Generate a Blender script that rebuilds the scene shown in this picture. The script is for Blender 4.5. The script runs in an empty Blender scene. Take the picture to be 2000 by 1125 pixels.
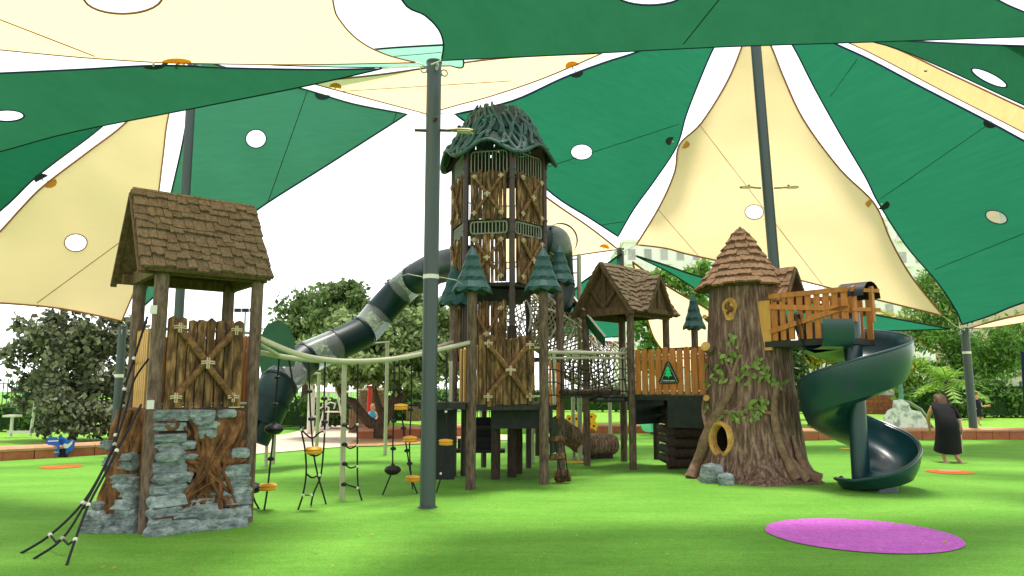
import bpy, bmesh, math, random
import numpy as np
from math import sin, cos, pi, radians, sqrt, atan2
from mathutils import Vector, Matrix, noise
from mathutils.geometry import delaunay_2d_cdt
random.seed(7); np.random.seed(7)
sc = bpy.context.scene
COL = sc.collection
# ------------------------------------------------------------------ camera, sky, sun, exposure
F, TH, CH = 1444.0, radians(7.8), 1.6
cd = bpy.data.cameras.new('camera'); cam = bpy.data.objects.new('camera', cd); COL.objects.link(cam)
cd.sensor_width = 36; cd.lens = F/2000*36; cd.clip_start = .05; cd.clip_end = 900
cam.location = (0, 0, CH); cam.rotation_euler = (pi/2+TH, 0, 0); sc.camera = cam
SUN_EL, SUN_AZ = radians(80), radians(5)      # azimuth from +Y towards +X
w = bpy.data.worlds.new('World'); sc.world = w; w.use_nodes = True
nt = w.node_tree; nt.nodes.clear()
sky = nt.nodes.new('ShaderNodeTexSky'); sky.sky_type = 'NISHITA'; sky.sun_disc = False
sky.sun_elevation = SUN_EL; sky.sun_rotation = SUN_AZ; sky.dust_density = .6; sky.air_density = 1.0; sky.altitude = 1500
hs = nt.nodes.new('ShaderNodeHueSaturation'); hs.inputs['Saturation'].default_value = .12
bg = nt.nodes.new('ShaderNodeBackground'); bg.inputs['Strength'].default_value = .115
wo = nt.nodes.new('ShaderNodeOutputWorld')
nt.links.new(sky.outputs[0], hs.inputs['Color']); nt.links.new(hs.outputs[0], bg.inputs[0]); nt.links.new(bg.outputs[0], wo.inputs[0])
sd = bpy.data.lights.new('sun', 'SUN'); sd.energy = 1.5; sd.angle = radians(12); sd.color = (1, .95, .87)
so = bpy.data.objects.new('sun', sd); COL.objects.link(so)
sdir = Vector((sin(SUN_AZ)*cos(SUN_EL), cos(SUN_AZ)*cos(SUN_EL), sin(SUN_EL)))
so.rotation_euler = sdir.to_track_quat('Z', 'Y').to_euler(); so.location = sdir*40
sc.view_settings.view_transform = 'Standard'; sc.view_settings.look = 'None'
sc.view_settings.exposure = 1.72; sc.view_settings.gamma = 1.0
sc.render.engine = 'CYCLES'; sc.cycles.max_bounces = 8; sc.cycles.transparent_max_bounces = 12
sc.cycles.use_denoising = True; sc.cycles.caustics_reflective = False; sc.cycles.caustics_refractive = False
CAM = Vector((0, 0, CH))
# ------------------------------------------------------------------ measuring helpers: a photo pixel and a distance -> a place
def ray(px, py):
    u = (px-1000)/F; v = (562.5-py)/F
    return Vector((u, cos(TH)-v*sin(TH), sin(TH)+v*cos(TH)))
def P(px, py, Y): d = ray(px, py); return CAM+d*(Y/d.y)
def G(px, py, z=0.): d = ray(px, py); return CAM+d*((z-CH)/d.z)
def PL(px, py, p0, n): d = ray(px, py); return CAM+d*((p0-CAM).dot(n)/d.dot(n))
def ZY(Y, py): return P(1000, py, Y).z
def lerp(a, b, t): return a+(b-a)*t
def V(*a): return Vector(a)
# ------------------------------------------------------------------ materials
def lin(c):
    return tuple((x/12.92 if x <= .04045 else ((x+.055)/1.055)**2.4) for x in [k/255 for k in c])
MATS = {}
def newmat(name):
    m = bpy.data.materials.new(name); m.use_nodes = True; MATS[name] = m
    n = m.node_tree.nodes; return m, n, m.node_tree.links, n['Principled BSDF']
def noisy(name, c1, c2, scale=6, stretch=(1, 1, 1), rough=.8, bump=.3, bscale=None, bdist=.02, rand=.25, metal=0, c3=None, spec=.3, detail=6, contrast=(.3, .7), island=False):
    """colour between c1 and c2 by world-space noise, fine relief, slight shift from piece to piece"""
    m, n, l, b = newmat(name)
    geo = n.new('ShaderNodeNewGeometry'); mp = n.new('ShaderNodeMapping'); mp.inputs['Scale'].default_value = stretch
    l.new(geo.outputs['Position'], mp.inputs['Vector'])
    oi = n.new('ShaderNodeObjectInfo')
    tx = n.new('ShaderNodeTexNoise'); tx.inputs['Scale'].default_value = scale; tx.inputs['Detail'].default_value = detail; tx.inputs['Roughness'].default_value = .65
    l.new(mp.outputs[0], tx.inputs['Vector'])
    rp = n.new('ShaderNodeValToRGB'); rp.color_ramp.elements[0].position = contrast[0]; rp.color_ramp.elements[1].position = contrast[1]
    rp.color_ramp.elements[0].color = lin(c1)+(1,); rp.color_ramp.elements[1].color = lin(c2)+(1,)
    if c3:
        e = rp.color_ramp.elements.new((contrast[0]+contrast[1])/2); e.color = lin(c3)+(1,)
    l.new(tx.outputs['Fac'], rp.inputs[0])
    hv = n.new('ShaderNodeHueSaturation'); l.new(rp.outputs[0], hv.inputs['Color'])
    mr = n.new('ShaderNodeMapRange'); mr.inputs['To Min'].default_value = 1-rand; mr.inputs['To Max'].default_value = 1+rand
    l.new(geo.outputs['Random Per Island'] if island else oi.outputs['Random'], mr.inputs['Value']); l.new(mr.outputs[0], hv.inputs['Value'])
    l.new(hv.outputs[0], b.inputs['Base Color'])
    b.inputs['Roughness'].default_value = rough; b.inputs['Metallic'].default_value = metal; b.inputs['Specular IOR Level'].default_value = spec
    if bump:
        t2 = n.new('ShaderNodeTexNoise'); t2.inputs['Scale'].default_value = bscale or scale*3; t2.inputs['Detail'].default_value = 5
        l.new(mp.outputs[0], t2.inputs['Vector'])
        bp = n.new('ShaderNodeBump'); bp.inputs['Strength'].default_value = bump; bp.inputs['Distance'].default_value = bdist
        l.new(t2.outputs['Fac'], bp.inputs['Height']); l.new(bp.outputs[0], b.inputs['Normal'])
    return m
def fabric(name, cd_, ct, tr=.6, var=.1):
    m, n, l, b = newmat(name); n.remove(b); out = n['Material Output']
    geo = n.new('ShaderNodeNewGeometry')
    def tint(c, a):  # streaks of the knit and of uneven sail lighting, both put into the colour
        mp = n.new('ShaderNodeMapping'); mp.inputs['Scale'].default_value = (1.0, .3, 7); mp.inputs['Rotation'].default_value = (.3, .5, .2)
        l.new(geo.outputs['Position'], mp.inputs[0])
        t = n.new('ShaderNodeTexNoise'); t.inputs['Scale'].default_value = 1.6; t.inputs['Detail'].default_value = 9; t.inputs['Roughness'].default_value = .75
        l.new(mp.outputs[0], t.inputs['Vector'])
        r = n.new('ShaderNodeMapRange'); r.inputs['From Min'].default_value = .3; r.inputs['From Max'].default_value = .7; r.inputs['To Min'].default_value = 1-a; r.inputs['To Max'].default_value = 1+a
        l.new(t.outputs['Fac'], r.inputs['Value'])
        h = n.new('ShaderNodeHueSaturation'); h.inputs['Color'].default_value = lin(c)+(1,); l.new(r.outputs[0], h.inputs['Value']); return h.outputs[0]
    d = n.new('ShaderNodeBsdfDiffuse'); t = n.new('ShaderNodeBsdfTranslucent'); mx = n.new('ShaderNodeMixShader'); mx.inputs[0].default_value = tr
    l.new(tint(cd_, var), d.inputs[0]); l.new(tint(ct, var), t.inputs[0])
    l.new(d.outputs[0], mx.inputs[1]); l.new(t.outputs[0], mx.inputs[2]); l.new(mx.outputs[0], out.inputs[0]); return m
def leafmat(name, c1, c2, tr=.35):
    m, n, l, b = newmat(name); n.remove(b); out = n['Material Output']
    geo = n.new('ShaderNodeNewGeometry'); rp = n.new('ShaderNodeValToRGB')
    rp.color_ramp.elements[0].color = lin(c1)+(1,); rp.color_ramp.elements[1].color = lin(c2)+(1,)
    l.new(geo.outputs['Random Per Island'], rp.inputs[0])
    d = n.new('ShaderNodeBsdfPrincipled'); d.inputs['Roughness'].default_value = .5; d.inputs['Specular IOR Level'].default_value = .35
    t = n.new('ShaderNodeBsdfTranslucent'); mx = n.new('ShaderNodeMixShader'); mx.inputs[0].default_value = tr
    l.new(rp.outputs[0], d.inputs['Base Color']); l.new(rp.outputs[0], t.inputs[0])
    l.new(d.outputs[0], mx.inputs[1]); l.new(t.outputs[0], mx.inputs[2]); l.new(mx.outputs[0], out.inputs[0]); return m
def clearmat(name):
    m, n, l, b = newmat(name); n.remove(b); out = n['Material Output']
    tr = n.new('ShaderNodeBsdfTransparent'); tr.inputs[0].default_value = (.95, .97, .97, 1)
    gl = n.new('ShaderNodeBsdfPrincipled'); gl.inputs['Base Color'].default_value = (.84, .88, .88, 1); gl.inputs['Roughness'].default_value = .2
    fr = n.new('ShaderNodeFresnel'); fr.inputs[0].default_value = 1.5
    ad = n.new('ShaderNodeMath'); ad.operation = 'ADD'; ad.inputs[1].default_value = .13; ad.use_clamp = True; l.new(fr.outputs[0], ad.inputs[0])
    mx = n.new('ShaderNodeMixShader'); l.new(ad.outputs[0], mx.inputs[0]); l.new(tr.outputs[0], mx.inputs[1]); l.new(gl.outputs[0], mx.inputs[2]); l.new(mx.outputs[0], out.inputs[0]); return m

def turfmat(name, c1, c2, fine=.28):
    m, n, l, b = newmat(name); geo = n.new('ShaderNodeNewGeometry')
    def nz(sc_, det, st=(1, 1, 1)):
        mp = n.new('ShaderNodeMapping'); mp.inputs['Scale'].default_value = st; l.new(geo.outputs['Position'], mp.inputs[0]); t = n.new('ShaderNodeTexNoise'); t.inputs['Scale'].default_value = sc_; t.inputs['Detail'].default_value = det; l.new(mp.outputs[0], t.inputs['Vector']); return t.outputs['Fac']
    rp = n.new('ShaderNodeValToRGB'); rp.color_ramp.elements[0].position = .35; rp.color_ramp.elements[1].position = .65; rp.color_ramp.elements[0].color = lin(c1)+(1,); rp.color_ramp.elements[1].color = lin(c2)+(1,)
    l.new(nz(.55, 5, (1, 2.2, 1)), rp.inputs[0]); v = None
    for src, a in ((nz(150, 2), fine), (nz(38, 5), .2), (nz(9, 5), .08), (nz(2.2, 3, (.25, 3, 1)), .05)):
        r = n.new('ShaderNodeMapRange'); r.inputs['From Min'].default_value = .3; r.inputs['From Max'].default_value = .7; r.inputs['To Min'].default_value = 1-a; r.inputs['To Max'].default_value = 1+a; l.new(src, r.inputs['Value'])
        if v is None: v = r.outputs[0]
        else: q = n.new('ShaderNodeMath'); q.operation = 'MULTIPLY'; l.new(v, q.inputs[0]); l.new(r.outputs[0], q.inputs[1]); v = q.outputs[0]
    h = n.new('ShaderNodeHueSaturation'); l.new(rp.outputs[0], h.inputs['Color']); l.new(v, h.inputs['Value']); l.new(h.outputs[0], b.inputs['Base Color'])
    bp = n.new('ShaderNodeBump'); bp.inputs['Strength'].default_value = .6; bp.inputs['Distance'].default_value = .015; l.new(nz(140, 4), bp.inputs['Height']); l.new(bp.outputs[0], b.inputs['Normal']); b.inputs['Roughness'].default_value = .9; b.inputs['Specular IOR Level'].default_value = .1
turfmat('turf', (98, 152, 54), (112, 164, 64))
noisy('lawn', (96, 150, 50), (140, 178, 70), 3, rough=.9, bump=.6, bscale=60, bdist=.03, rand=0, spec=.1)
noisy('path', (196, 172, 150), (214, 192, 168), 1.5, rough=.85, bump=.1, bscale=60, rand=.0)
noisy('soil', (150, 112, 74), (186, 148, 104), 4, rough=.95, bump=.6, bscale=30, rand=0)
noisy('terracotta', (150, 84, 58), (176, 108, 78), 5, rough=.85, bump=.2, rand=.1)
noisy('coping', (178, 128, 100), (200, 152, 122), 4, rough=.85, bump=.15, rand=.05)
noisy('post_bark', (58, 46, 38), (134, 112, 94), 26, (1, 1, .22), .9, .8, 70, .012, .1)
noisy('dark_post', (36, 29, 25), (78, 62, 51), 26, (1, 1, .22), .85, .6, 60, .01, .08)
noisy('shingle', (76, 62, 44), (126, 108, 82), 30, (1, 1, .35), .9, .8, 60, .012, .16)
noisy('shingle_red', (92, 66, 46), (148, 114, 82), 30, (1, 1, .35), .9, .8, 60, .012, .14)
noisy('roof_wood', (66, 50, 34), (118, 92, 64), 20, (1, 1, .3), .9, .6, 60, .01, .1)
noisy('plank', (46, 34, 22), (158, 122, 78), 16, (1, 1, .22), .85, 1.0, 30, .03, .24, c3=(98, 72, 44), contrast=(.34, .66))
noisy('log', (70, 48, 28), (150, 110, 68), 18, (1, 1, 1), .85, .8, 50, .015, .08)
noisy('rope_cream', (176, 158, 124), (206, 190, 156), 40, rough=.9, bump=.4, bscale=120, bdist=.005, rand=.05)
noisy('rope_tan', (140, 122, 92), (172, 152, 118), 40, rough=.9, bump=.4, bscale=120, bdist=.005, rand=.05)
noisy('rope_dark', (18, 18, 20), (40, 40, 42), 60, rough=.75, bump=.3, bdist=.004, rand=.05)
noisy('orange_wood', (166, 96, 40), (200, 130, 62), 12, (1, 1, .2), .6, .25, 60, .004, .1)
noisy('yellow_wood', (196, 140, 62), (214, 164, 84), 8, (1, 1, .3), .6, .25, 60, .004, .05)
noisy('stone', (84, 92, 92), (178, 188, 184), 7, (1, 1, 1.7), .85, 1.0, 20, .04, .16, c3=(130, 142, 140))
noisy('root', (66, 42, 22), (150, 106, 66), 9, (1, 1, .5), .85, 1.0, 24, .03, .05, c3=(104, 70, 40))
noisy('trunk', (80, 60, 50), (164, 136, 116), 20, (1, 1, .12), .9, 1.0, 30, .07, 0, c3=(120, 92, 78), contrast=(.36, .64))
noisy('vine', (98, 74, 58), (152, 122, 98), 12, rough=.85, bump=.5, bscale=40, rand=.05)
noisy('knot', (176, 124, 58), (214, 172, 98), 10, rough=.7, bump=.5, rand=.06)
noisy('hollow', (24, 16, 10), (40, 28, 18), 10, rough=1, rand=0)
noisy('trunk_leaf', (84, 108, 48), (146, 162, 82), 8, rough=.6, bump=.3, rand=.25)
noisy('deck', (34, 34, 31), (52, 52, 47), 10, rough=.7, bump=.2, rand=.05)
noisy('grille_metal', (112, 116, 98), (132, 136, 116), 5, rough=.5, bump=.05, rand=.04, spec=.5)
noisy('dark_panel', (28, 33, 30), (44, 50, 46), 6, rough=.65, bump=.2, rand=.05)
noisy('pipe_beige', (168, 166, 138), (186, 182, 154), 4, rough=.45, bump=.05, rand=.03, spec=.5)
noisy('pipe_brown', (46, 32, 26), (66, 48, 38), 6, rough=.5, bump=.1, rand=.05, spec=.5)
noisy('pole_grey', (56, 67, 67), (66, 78, 77), 2, (1, 1, .2), .45, .06, 20, .003, .03, spec=.5)
noisy('slide_green', (11, 50, 54), (17, 60, 64), 2, rough=.3, bump=.03, bscale=5, rand=.03, spec=.6)
noisy('tube_green', (9, 36, 36), (13, 44, 44), 2, rough=.42, bump=.03, bscale=5, rand=.03, spec=.3)
noisy('crown_shell', (16, 38, 34), (30, 60, 54), 16, rough=.6, bump=.6, bscale=30, rand=.03)
noisy('cap_green', (20, 58, 54), (32, 76, 70), 20, (1, 1, .3), .5, .5, 60, .006, .05)
noisy('crown_green', (26, 58, 52), (50, 90, 80), 16, rough=.55, bump=.6, bscale=30, rand=.03, spec=.5)
noisy('panel_green', (14, 72, 42), (18, 82, 50), 3, rough=.5, bump=.05, rand=0)
noisy('disc_yellow', (214, 150, 40), (232, 172, 58), 5, rough=.5, bump=.05, rand=.05)
noisy('black', (16, 16, 17), (28, 28, 29), 8, rough=.5, bump=.1, rand=.05)
noisy('white_metal', (206, 204, 190), (222, 220, 208), 5, rough=.5, bump=.05, rand=.03)
noisy('galv', (150, 152, 146), (176, 178, 172), 8, rough=.4, bump=.05, rand=.05, metal=.6)
noisy('lamp_body', (150, 130, 84), (176, 156, 108), 5, rough=.5, bump=.1, rand=.04)
noisy('lamp_glass', (196, 192, 170), (214, 210, 190), 5, rough=.2, bump=0, rand=0)
noisy('hem_navy', (16, 28, 62), (22, 38, 78), 3, rough=.8, bump=0, rand=0)
noisy('hem_green', (14, 44, 34), (18, 52, 40), 3, rough=.8, bump=0, rand=0)
noisy('hem_brown', (140, 88, 48), (160, 104, 60), 3, rough=.8, bump=0, rand=0)
fabric('patch_gold', (224, 180, 92), (232, 190, 104), .7)
noisy('patch_dark', (14, 34, 32), (18, 42, 38), 5, rough=.8, bump=.1, rand=0)
turfmat('purple', (200, 104, 194), (210, 116, 204), .1)
noisy('orange_mark', (206, 96, 44), (222, 116, 60), 2, rough=.9, bump=.4, bscale=130, rand=0, spec=.1)
noisy('yellow_mark', (220, 184, 50), (232, 198, 70), 2, rough=.9, bump=.4, bscale=130, rand=0, spec=.1)
noisy('blue_panel', (28, 84, 168), (34, 96, 184), 3, rough=.4, bump=.02, rand=.02)
noisy('red_paint', (206, 44, 36), (220, 56, 46), 3, rough=.5, bump=.02, rand=0)
noisy('yellow_panel', (226, 172, 24), (238, 190, 40), 3, rough=.45, bump=.02, rand=.02)
noisy('bright_green', (20, 150, 90), (28, 166, 102), 3, rough=.4, bump=.02, rand=.02)
noisy('sign_green', (8, 40, 22), (12, 50, 28), 3, rough=.5, bump=0, rand=0)
noisy('sign_tree', (40, 196, 110), (50, 210, 122), 3, rough=.5, bump=0, rand=0)
noisy('fence_pale', (176, 188, 176), (194, 204, 194), 3, rough=.6, bump=.02, rand=.05)
noisy('fence_teal', (72, 120, 112), (90, 138, 128), 3, rough=.6, bump=.02, rand=.05)
noisy('facade_white', (228, 224, 214), (240, 236, 228), 1, rough=.9, bump=.1, rand=.03)
noisy('facade_tan', (196, 176, 148), (210, 190, 164), 1, rough=.9, bump=.1, rand=.03)
noisy('window_dark', (158, 156, 150), (186, 184, 176), 2, rough=.25, bump=0, rand=.2)
noisy('corrugated', (196, 196, 192), (212, 212, 208), 2, rough=.6, bump=.05, rand=.05)
noisy('brick', (158, 92, 62), (180, 114, 82), 6, rough=.9, bump=.3, rand=.14)
noisy('mortar', (146, 100, 78), (160, 112, 90), 6, rough=.95, bump=.2, rand=0)
noisy('map_print', (150, 152, 150), (226, 226, 220), 5, rough=.6, bump=.05, rand=0, contrast=(.38, .52), detail=12)
noisy('bark_tree', (54, 42, 34), (102, 82, 66), 10, (1, 1, .3), .95, .9, 25, .04, 0)
noisy('dress', (9, 9, 11), (17, 17, 20), 6, rough=.85, bump=.3, bscale=12, rand=0)
noisy('trim_cream', (206, 176, 140), (220, 192, 158), 6, rough=.8, bump=.1, rand=0)
noisy('skin', (196, 142, 112), (210, 158, 128), 5, rough=.55, bump=.05, rand=.05)
noisy('hair', (66, 42, 26), (98, 66, 40), 30, (1, 1, .2), .6, .4, 60, .01, .1)
noisy('navy_cloth', (18, 24, 40), (26, 34, 54), 6, rough=.85, bump=.2, rand=0)
noisy('cyan_cloth', (60, 166, 204), (80, 184, 220), 6, rough=.85, bump=.2, rand=0)
noisy('slat_brown', (104, 84, 62), (146, 122, 94), 6, rough=.8, bump=.2, rand=.12)
fabric('cream_cloth', (238, 210, 162), (240, 212, 164), .73, .02)
fabric('sunlit_green_cloth', (62, 130, 104), (74, 140, 112), .62)  # lighter copy of the green cloth; stronger sun through it put into the colour
fabric('green_cloth', (32, 104, 76), (38, 112, 82), .62)
fabric('shaded_green_cloth', (34, 88, 62), (38, 96, 66), .55)  # darker copy of the green cloth with underside shade in its colour
fabric('overexposed_green_cloth', (150, 206, 184), (150, 206, 184), .6)  # palest copy of the green cloth, overexposure put into the colour
fabric('shaded_cream_cloth', (234, 204, 150), (230, 198, 142), .55)  # cream cloth seen from below, its underside shade put into the colour
clearmat('clear')
leafmat('leaf_purple', (50, 58, 42), (150, 156, 122), .3)
leafmat('leaf_dark', (34, 58, 26), (98, 124, 62), .35)
leafmat('leaf_tree', (64, 92, 48), (176, 194, 130), .5)
leafmat('leaf_olive', (58, 82, 42), (134, 156, 92), .35)
leafmat('leaf_mid', (62, 108, 42), (136, 178, 76), .42)
leafmat('leaf_light', (84, 136, 44), (168, 200, 84), .45)
leafmat('leaf_yellow', (110, 120, 40), (196, 186, 78), .4)
leafmat('leaf_hedge', (46, 84, 34), (118, 156, 70), .35)
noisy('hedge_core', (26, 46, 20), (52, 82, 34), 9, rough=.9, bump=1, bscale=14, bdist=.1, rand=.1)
# ------------------------------------------------------------------ mesh helpers
WL = {}                                     # world place of every object that may have children (these are never rotated)
def frame(t):
    t = t.normalized(); a = Vector((0, 0, 1)) if abs(t.z) < .9 else Vector((1, 0, 0))
    u = t.cross(a).normalized(); return u, t.cross(u).normalized()
class MB:
    def __init__(s): s.v = []; s.f = []
    def add(s, vs, fs):
        o = len(s.v); s.v += [tuple(x) for x in vs]; s.f += [tuple(i+o for i in f) for f in fs]; return s
    def box(s, c, ax, ay, az):
        c, ax, ay, az = Vector(c), Vector(ax), Vector(ay), Vector(az)
        vs = [c+ax*i+ay*j+az*k for k in (-1, 1) for j in (-1, 1) for i in (-1, 1)]
        return s.add(vs, [(0, 2, 3, 1), (4, 5, 7, 6), (0, 1, 5, 4), (2, 6, 7, 3), (0, 4, 6, 2), (1, 3, 7, 5)])
    def abox(s, x0, x1, y0, y1, z0, z1): return s.box(((x0+x1)/2, (y0+y1)/2, (z0+z1)/2), ((x1-x0)/2, 0, 0), (0, (y1-y0)/2, 0), (0, 0, (z1-z0)/2))
    def bar(s, a, b, w_, h, up=(0, 0, 1)):
        a, b = Vector(a), Vector(b); t = (b-a); u = t.cross(Vector(up)).normalized(); q = u.cross(t).normalized()
        return s.box((a+b)/2, t/2, u*w_/2, q*h/2)
    def tube(s, pts, r, n=8, cap=True, closed=False):
        pts = [Vector(p) for p in pts]; m = len(pts); rr = r if isinstance(r, (list, tuple)) else [r]*m
        T = []
        for i in range(m):
            if closed: t = pts[(i+1) % m]-pts[i-1]
            else: t = pts[min(i+1, m-1)]-pts[max(i-1, 0)]
            T.append(t.normalized() if t.length > 1e-9 else Vector((0, 0, 1)))
        u, q = frame(T[0]); vs = []
        for i in range(m):
            u = (u-T[i]*u.dot(T[i]))
            u = u.normalized() if u.length > 1e-6 else frame(T[i])[0]
            q = T[i].cross(u)
            for k in range(n):
                a = 2*pi*k/n; vs.append(pts[i]+(u*cos(a)+q*sin(a))*rr[i])
        fs = []
        for i in range(m if closed else m-1):
            j = (i+1) % m
            for k in range(n): fs.append((i*n+k, i*n+(k+1) % n, j*n+(k+1) % n, j*n+k))
        if cap and not closed: fs += [tuple(range(n-1, -1, -1)), tuple((m-1)*n+k for k in range(n))]
        return s.add(vs, fs)
    def lathe(s, c, prof, n=24, cap=True, sx=1, sy=1, rot=0):
        c = Vector(c); vs = []
        for r, z in prof:
            for k in range(n):
                a = rot+2*pi*k/n; vs.append(c+Vector((r*cos(a)*sx, r*sin(a)*sy, z)))
        fs = [(i*n+k, i*n+(k+1) % n, (i+1)*n+(k+1) % n, (i+1)*n+k) for i in range(len(prof)-1) for k in range(n)]
        if cap: fs += [tuple(range(n-1, -1, -1)), tuple((len(prof)-1)*n+k for k in range(n))]
        return s.add(vs, fs)
    def grid(s, pts):                       # pts: rows of points
        m = len(pts[0]); return s.add([p for r in pts for p in r], [(i*m+k, i*m+k+1, (i+1)*m+k+1, (i+1)*m+k) for i in range(len(pts)-1) for k in range(m-1)])
    def ball(s, c, r, n=10, sz=1.0):
        return s.lathe(c, [(max(r*sin(pi*i/n), 1e-4), -r*cos(pi*i/n)*sz) for i in range(n+1)], n*2-4)
    def poly(s, pts, th, nrm):              # flat outline given a thickness
        nrm = Vector(nrm).normalized()*th/2; k = len(pts); pts = [Vector(p) for p in pts]
        return s.add([p+nrm for p in pts]+[p-nrm for p in pts], [tuple(range(k)), tuple(range(2*k-1, k-1, -1))]+[(i, i+k, (i+1) % k+k, (i+1) % k) for i in range(k)])
    def mesh(s, name, mat, smooth=False):
        me = bpy.data.meshes.new(name); me.from_pydata(s.v, [], s.f)
        if mat: me.materials.append(MATS[mat])
        bm = bmesh.new(); bm.from_mesh(me); bmesh.ops.recalc_face_normals(bm, faces=bm.faces); bm.to_mesh(me); bm.free()
        if smooth: me.polygons.foreach_set('use_smooth', [True]*len(me.polygons)); me.set_sharp_from_angle(angle=radians(42))
        return me
    def build(s, name, mat, parent=None, smooth=False, **props):
        vs = [Vector(x) for x in s.v]
        lo = Vector([min(x[i] for x in vs) for i in range(3)]); hi = Vector([max(x[i] for x in vs) for i in range(3)])
        c = Vector(((lo.x+hi.x)/2, (lo.y+hi.y)/2, lo.z)); s.v = [tuple(x-c) for x in vs]
        o = bpy.data.objects.new(name, s.mesh(name, mat, smooth)); COL.objects.link(o); WL[o.name] = c
        if parent: o.parent = parent; o.location = c-WL[parent.name]
        else: o.location = c
        for k, x in props.items(): o[k] = x
        return o
def thing(name, label, cat, loc, group=None):
    o = bpy.data.objects.new(name, None); COL.objects.link(o); o.location = loc; o.empty_display_size = .2
    WL[o.name] = Vector(loc); o['label'] = label; o['category'] = cat
    if group: o['group'] = group
    return o
def part_at(name, parent, loc):             # a part that only holds its sub-parts together
    o = bpy.data.objects.new(name, None); COL.objects.link(o); o.parent = parent; o.location = Vector(loc)-WL[parent.name]; WL[o.name] = Vector(loc); return o
def tag(o, label, cat, group=None):
    o['label'] = label; o['category'] = cat
    if group: o['group'] = group
    return o
def inst(me, name, parent, M):              # one more piece that shares its mesh
    o = bpy.data.objects.new(name, me); COL.objects.link(o); o.parent = parent; o.matrix_basis = Matrix.Translation(-WL[parent.name]) @ M; return o
def basis(x, y, z, o):
    return Matrix(((x[0], y[0], z[0], o[0]), (x[1], y[1], z[1], o[1]), (x[2], y[2], z[2], o[2]), (0, 0, 0, 1)))
def catmull(pts, k=6):
    pts = [Vector(p) for p in pts]
    if len(pts) < 3: return pts
    out = []
    for i in range(len(pts)-1):
        p0, p1, p2, p3 = pts[max(i-1, 0)], pts[i], pts[i+1], pts[min(i+2, len(pts)-1)]
        for j in range(k):
            t = j/k; out.append(.5*((2*p1)+(p2-p0)*t+(2*p0-5*p1+4*p2-p3)*t*t+(3*p1-p0-3*p2+p3)*t**3))
    return out+[pts[-1]]
# unit pieces shared by many objects
def post_mesh(mat):
    mb = MB(); rows = []; n = 14
    prof = []
    for i in range(13):
        z = i/12; prof.append([(1+.07*(noise.noise((cos(a)*1.5, sin(a)*1.5, z*9))), z, a) for a in [2*pi*k/n for k in range(n)]])
    mb.add([(r*cos(a), r*sin(a), z) for row in prof for r, z, a in row], [(i*n+k, i*n+(k+1) % n, (i+1)*n+(k+1) % n, (i+1)*n+k) for i in range(12) for k in range(n)]+[tuple(range(n-1, -1, -1)), tuple(12*n+k for k in range(n))])
    return mb.mesh('post_'+mat, mat, True)
POSTM = {m: post_mesh(m) for m in ('post_bark', 'dark_post', 'pipe_brown')}
def post(parent, x, y, z0, z1, r, mat='post_bark', name='post'):
    return inst(POSTM[mat], name, parent, basis((r, 0, 0), (0, r, 0), (0, 0, z1-z0), (x, y, z0)))
def plank_mesh(seed, mat, wild=1.):
    r = random.Random(seed); L = []
    for i in range(6): L.append((-.5+r.uniform(-.04, .07)*wild, i/5*.97))
    top = [(-.36, .985+r.uniform(-.01, .01)), (0, 1+r.uniform(-.012, .012)), (.36, .985+r.uniform(-.01, .01))]
    R = [(.5-r.uniform(-.03, .05)*wild, (5-i)/5*.97) for i in range(6)]
    pts = [(x, 0, z) for x, z in L+top+R]
    return MB().poly(pts, 1, (0, 1, 0)).mesh('plank_%d' % seed, mat)
PLK = [plank_mesh(i, 'plank', 1.6) for i in range(6)]
SLO = [plank_mesh(20+i, 'orange_wood', .15) for i in range(2)]
SLY = [plank_mesh(30+i, 'yellow_wood', .15) for i in range(2)]
def plank(parent, ms, c, u, n_, z0, z1, w_, th, name='plank', lean=0):
    up = Vector((u[0]*lean, u[1]*lean, 1.)).normalized()
    return inst(random.choice(ms), name, parent, basis(Vector(u)*w_, Vector(n_)*th, up*(z1-z0), (c[0], c[1], z0)))
def shingle_mesh(seed, mat):
    r = random.Random(seed); k = 5; bot = [(i/(k-1), r.uniform(-.05, .07)) for i in range(k)]
    mb = MB(); top = [(1, 1), (0, 1)]; pts = bot+top
    vs = [(x, y, 1.0 if y < .5 else .25) for x, y in pts]+[(x, y, 0.) for x, y in pts]; n = len(pts)
    mb.add(vs, [tuple(range(n)), tuple(range(2*n-1, n-1, -1))]+[(i, i+n, (i+1) % n+n, (i+1) % n) for i in range(n)])
    return mb.mesh('shingle_%d' % seed, mat)
SHG = [shingle_mesh(i, 'shingle') for i in range(6)]
SHR = [shingle_mesh(10+i, 'shingle_red') for i in range(6)]
def shingle_slope(roof, O, u, v, W_, L, rows, wd, ms=SHG, keep=None, seed=1, th=.035, wob=1.):
    """O: eave corner, u along the eave, v up the slope"""
    r = random.Random(seed); nrm = u.cross(v).normalized(); pitch = L/rows
    if nrm.z < 0: nrm = -nrm
    for i in range(rows):
        x = -r.uniform(0, .3)*wd
        while x < W_:
            w_ = wd*r.uniform(.75, 1.3); a, b = max(x, -.02), min(x+w_, W_+.02); x += w_
            if b-a < wd*.25: continue
            y = i*pitch+r.uniform(-.045, .045)*wob*(0.4 if i == 0 else 1); l = min(pitch*1.45, L-y+.01)
            if keep and not keep(O+u*((a+b)/2)+v*(y+pitch*.4)): continue
            inst(r.choice(ms), 'shingle', roof, basis(u*(b-a-.006), v*l, nrm*(th*r.uniform(.8, 1.3)), O+u*a+v*y+nrm*.02))
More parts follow.
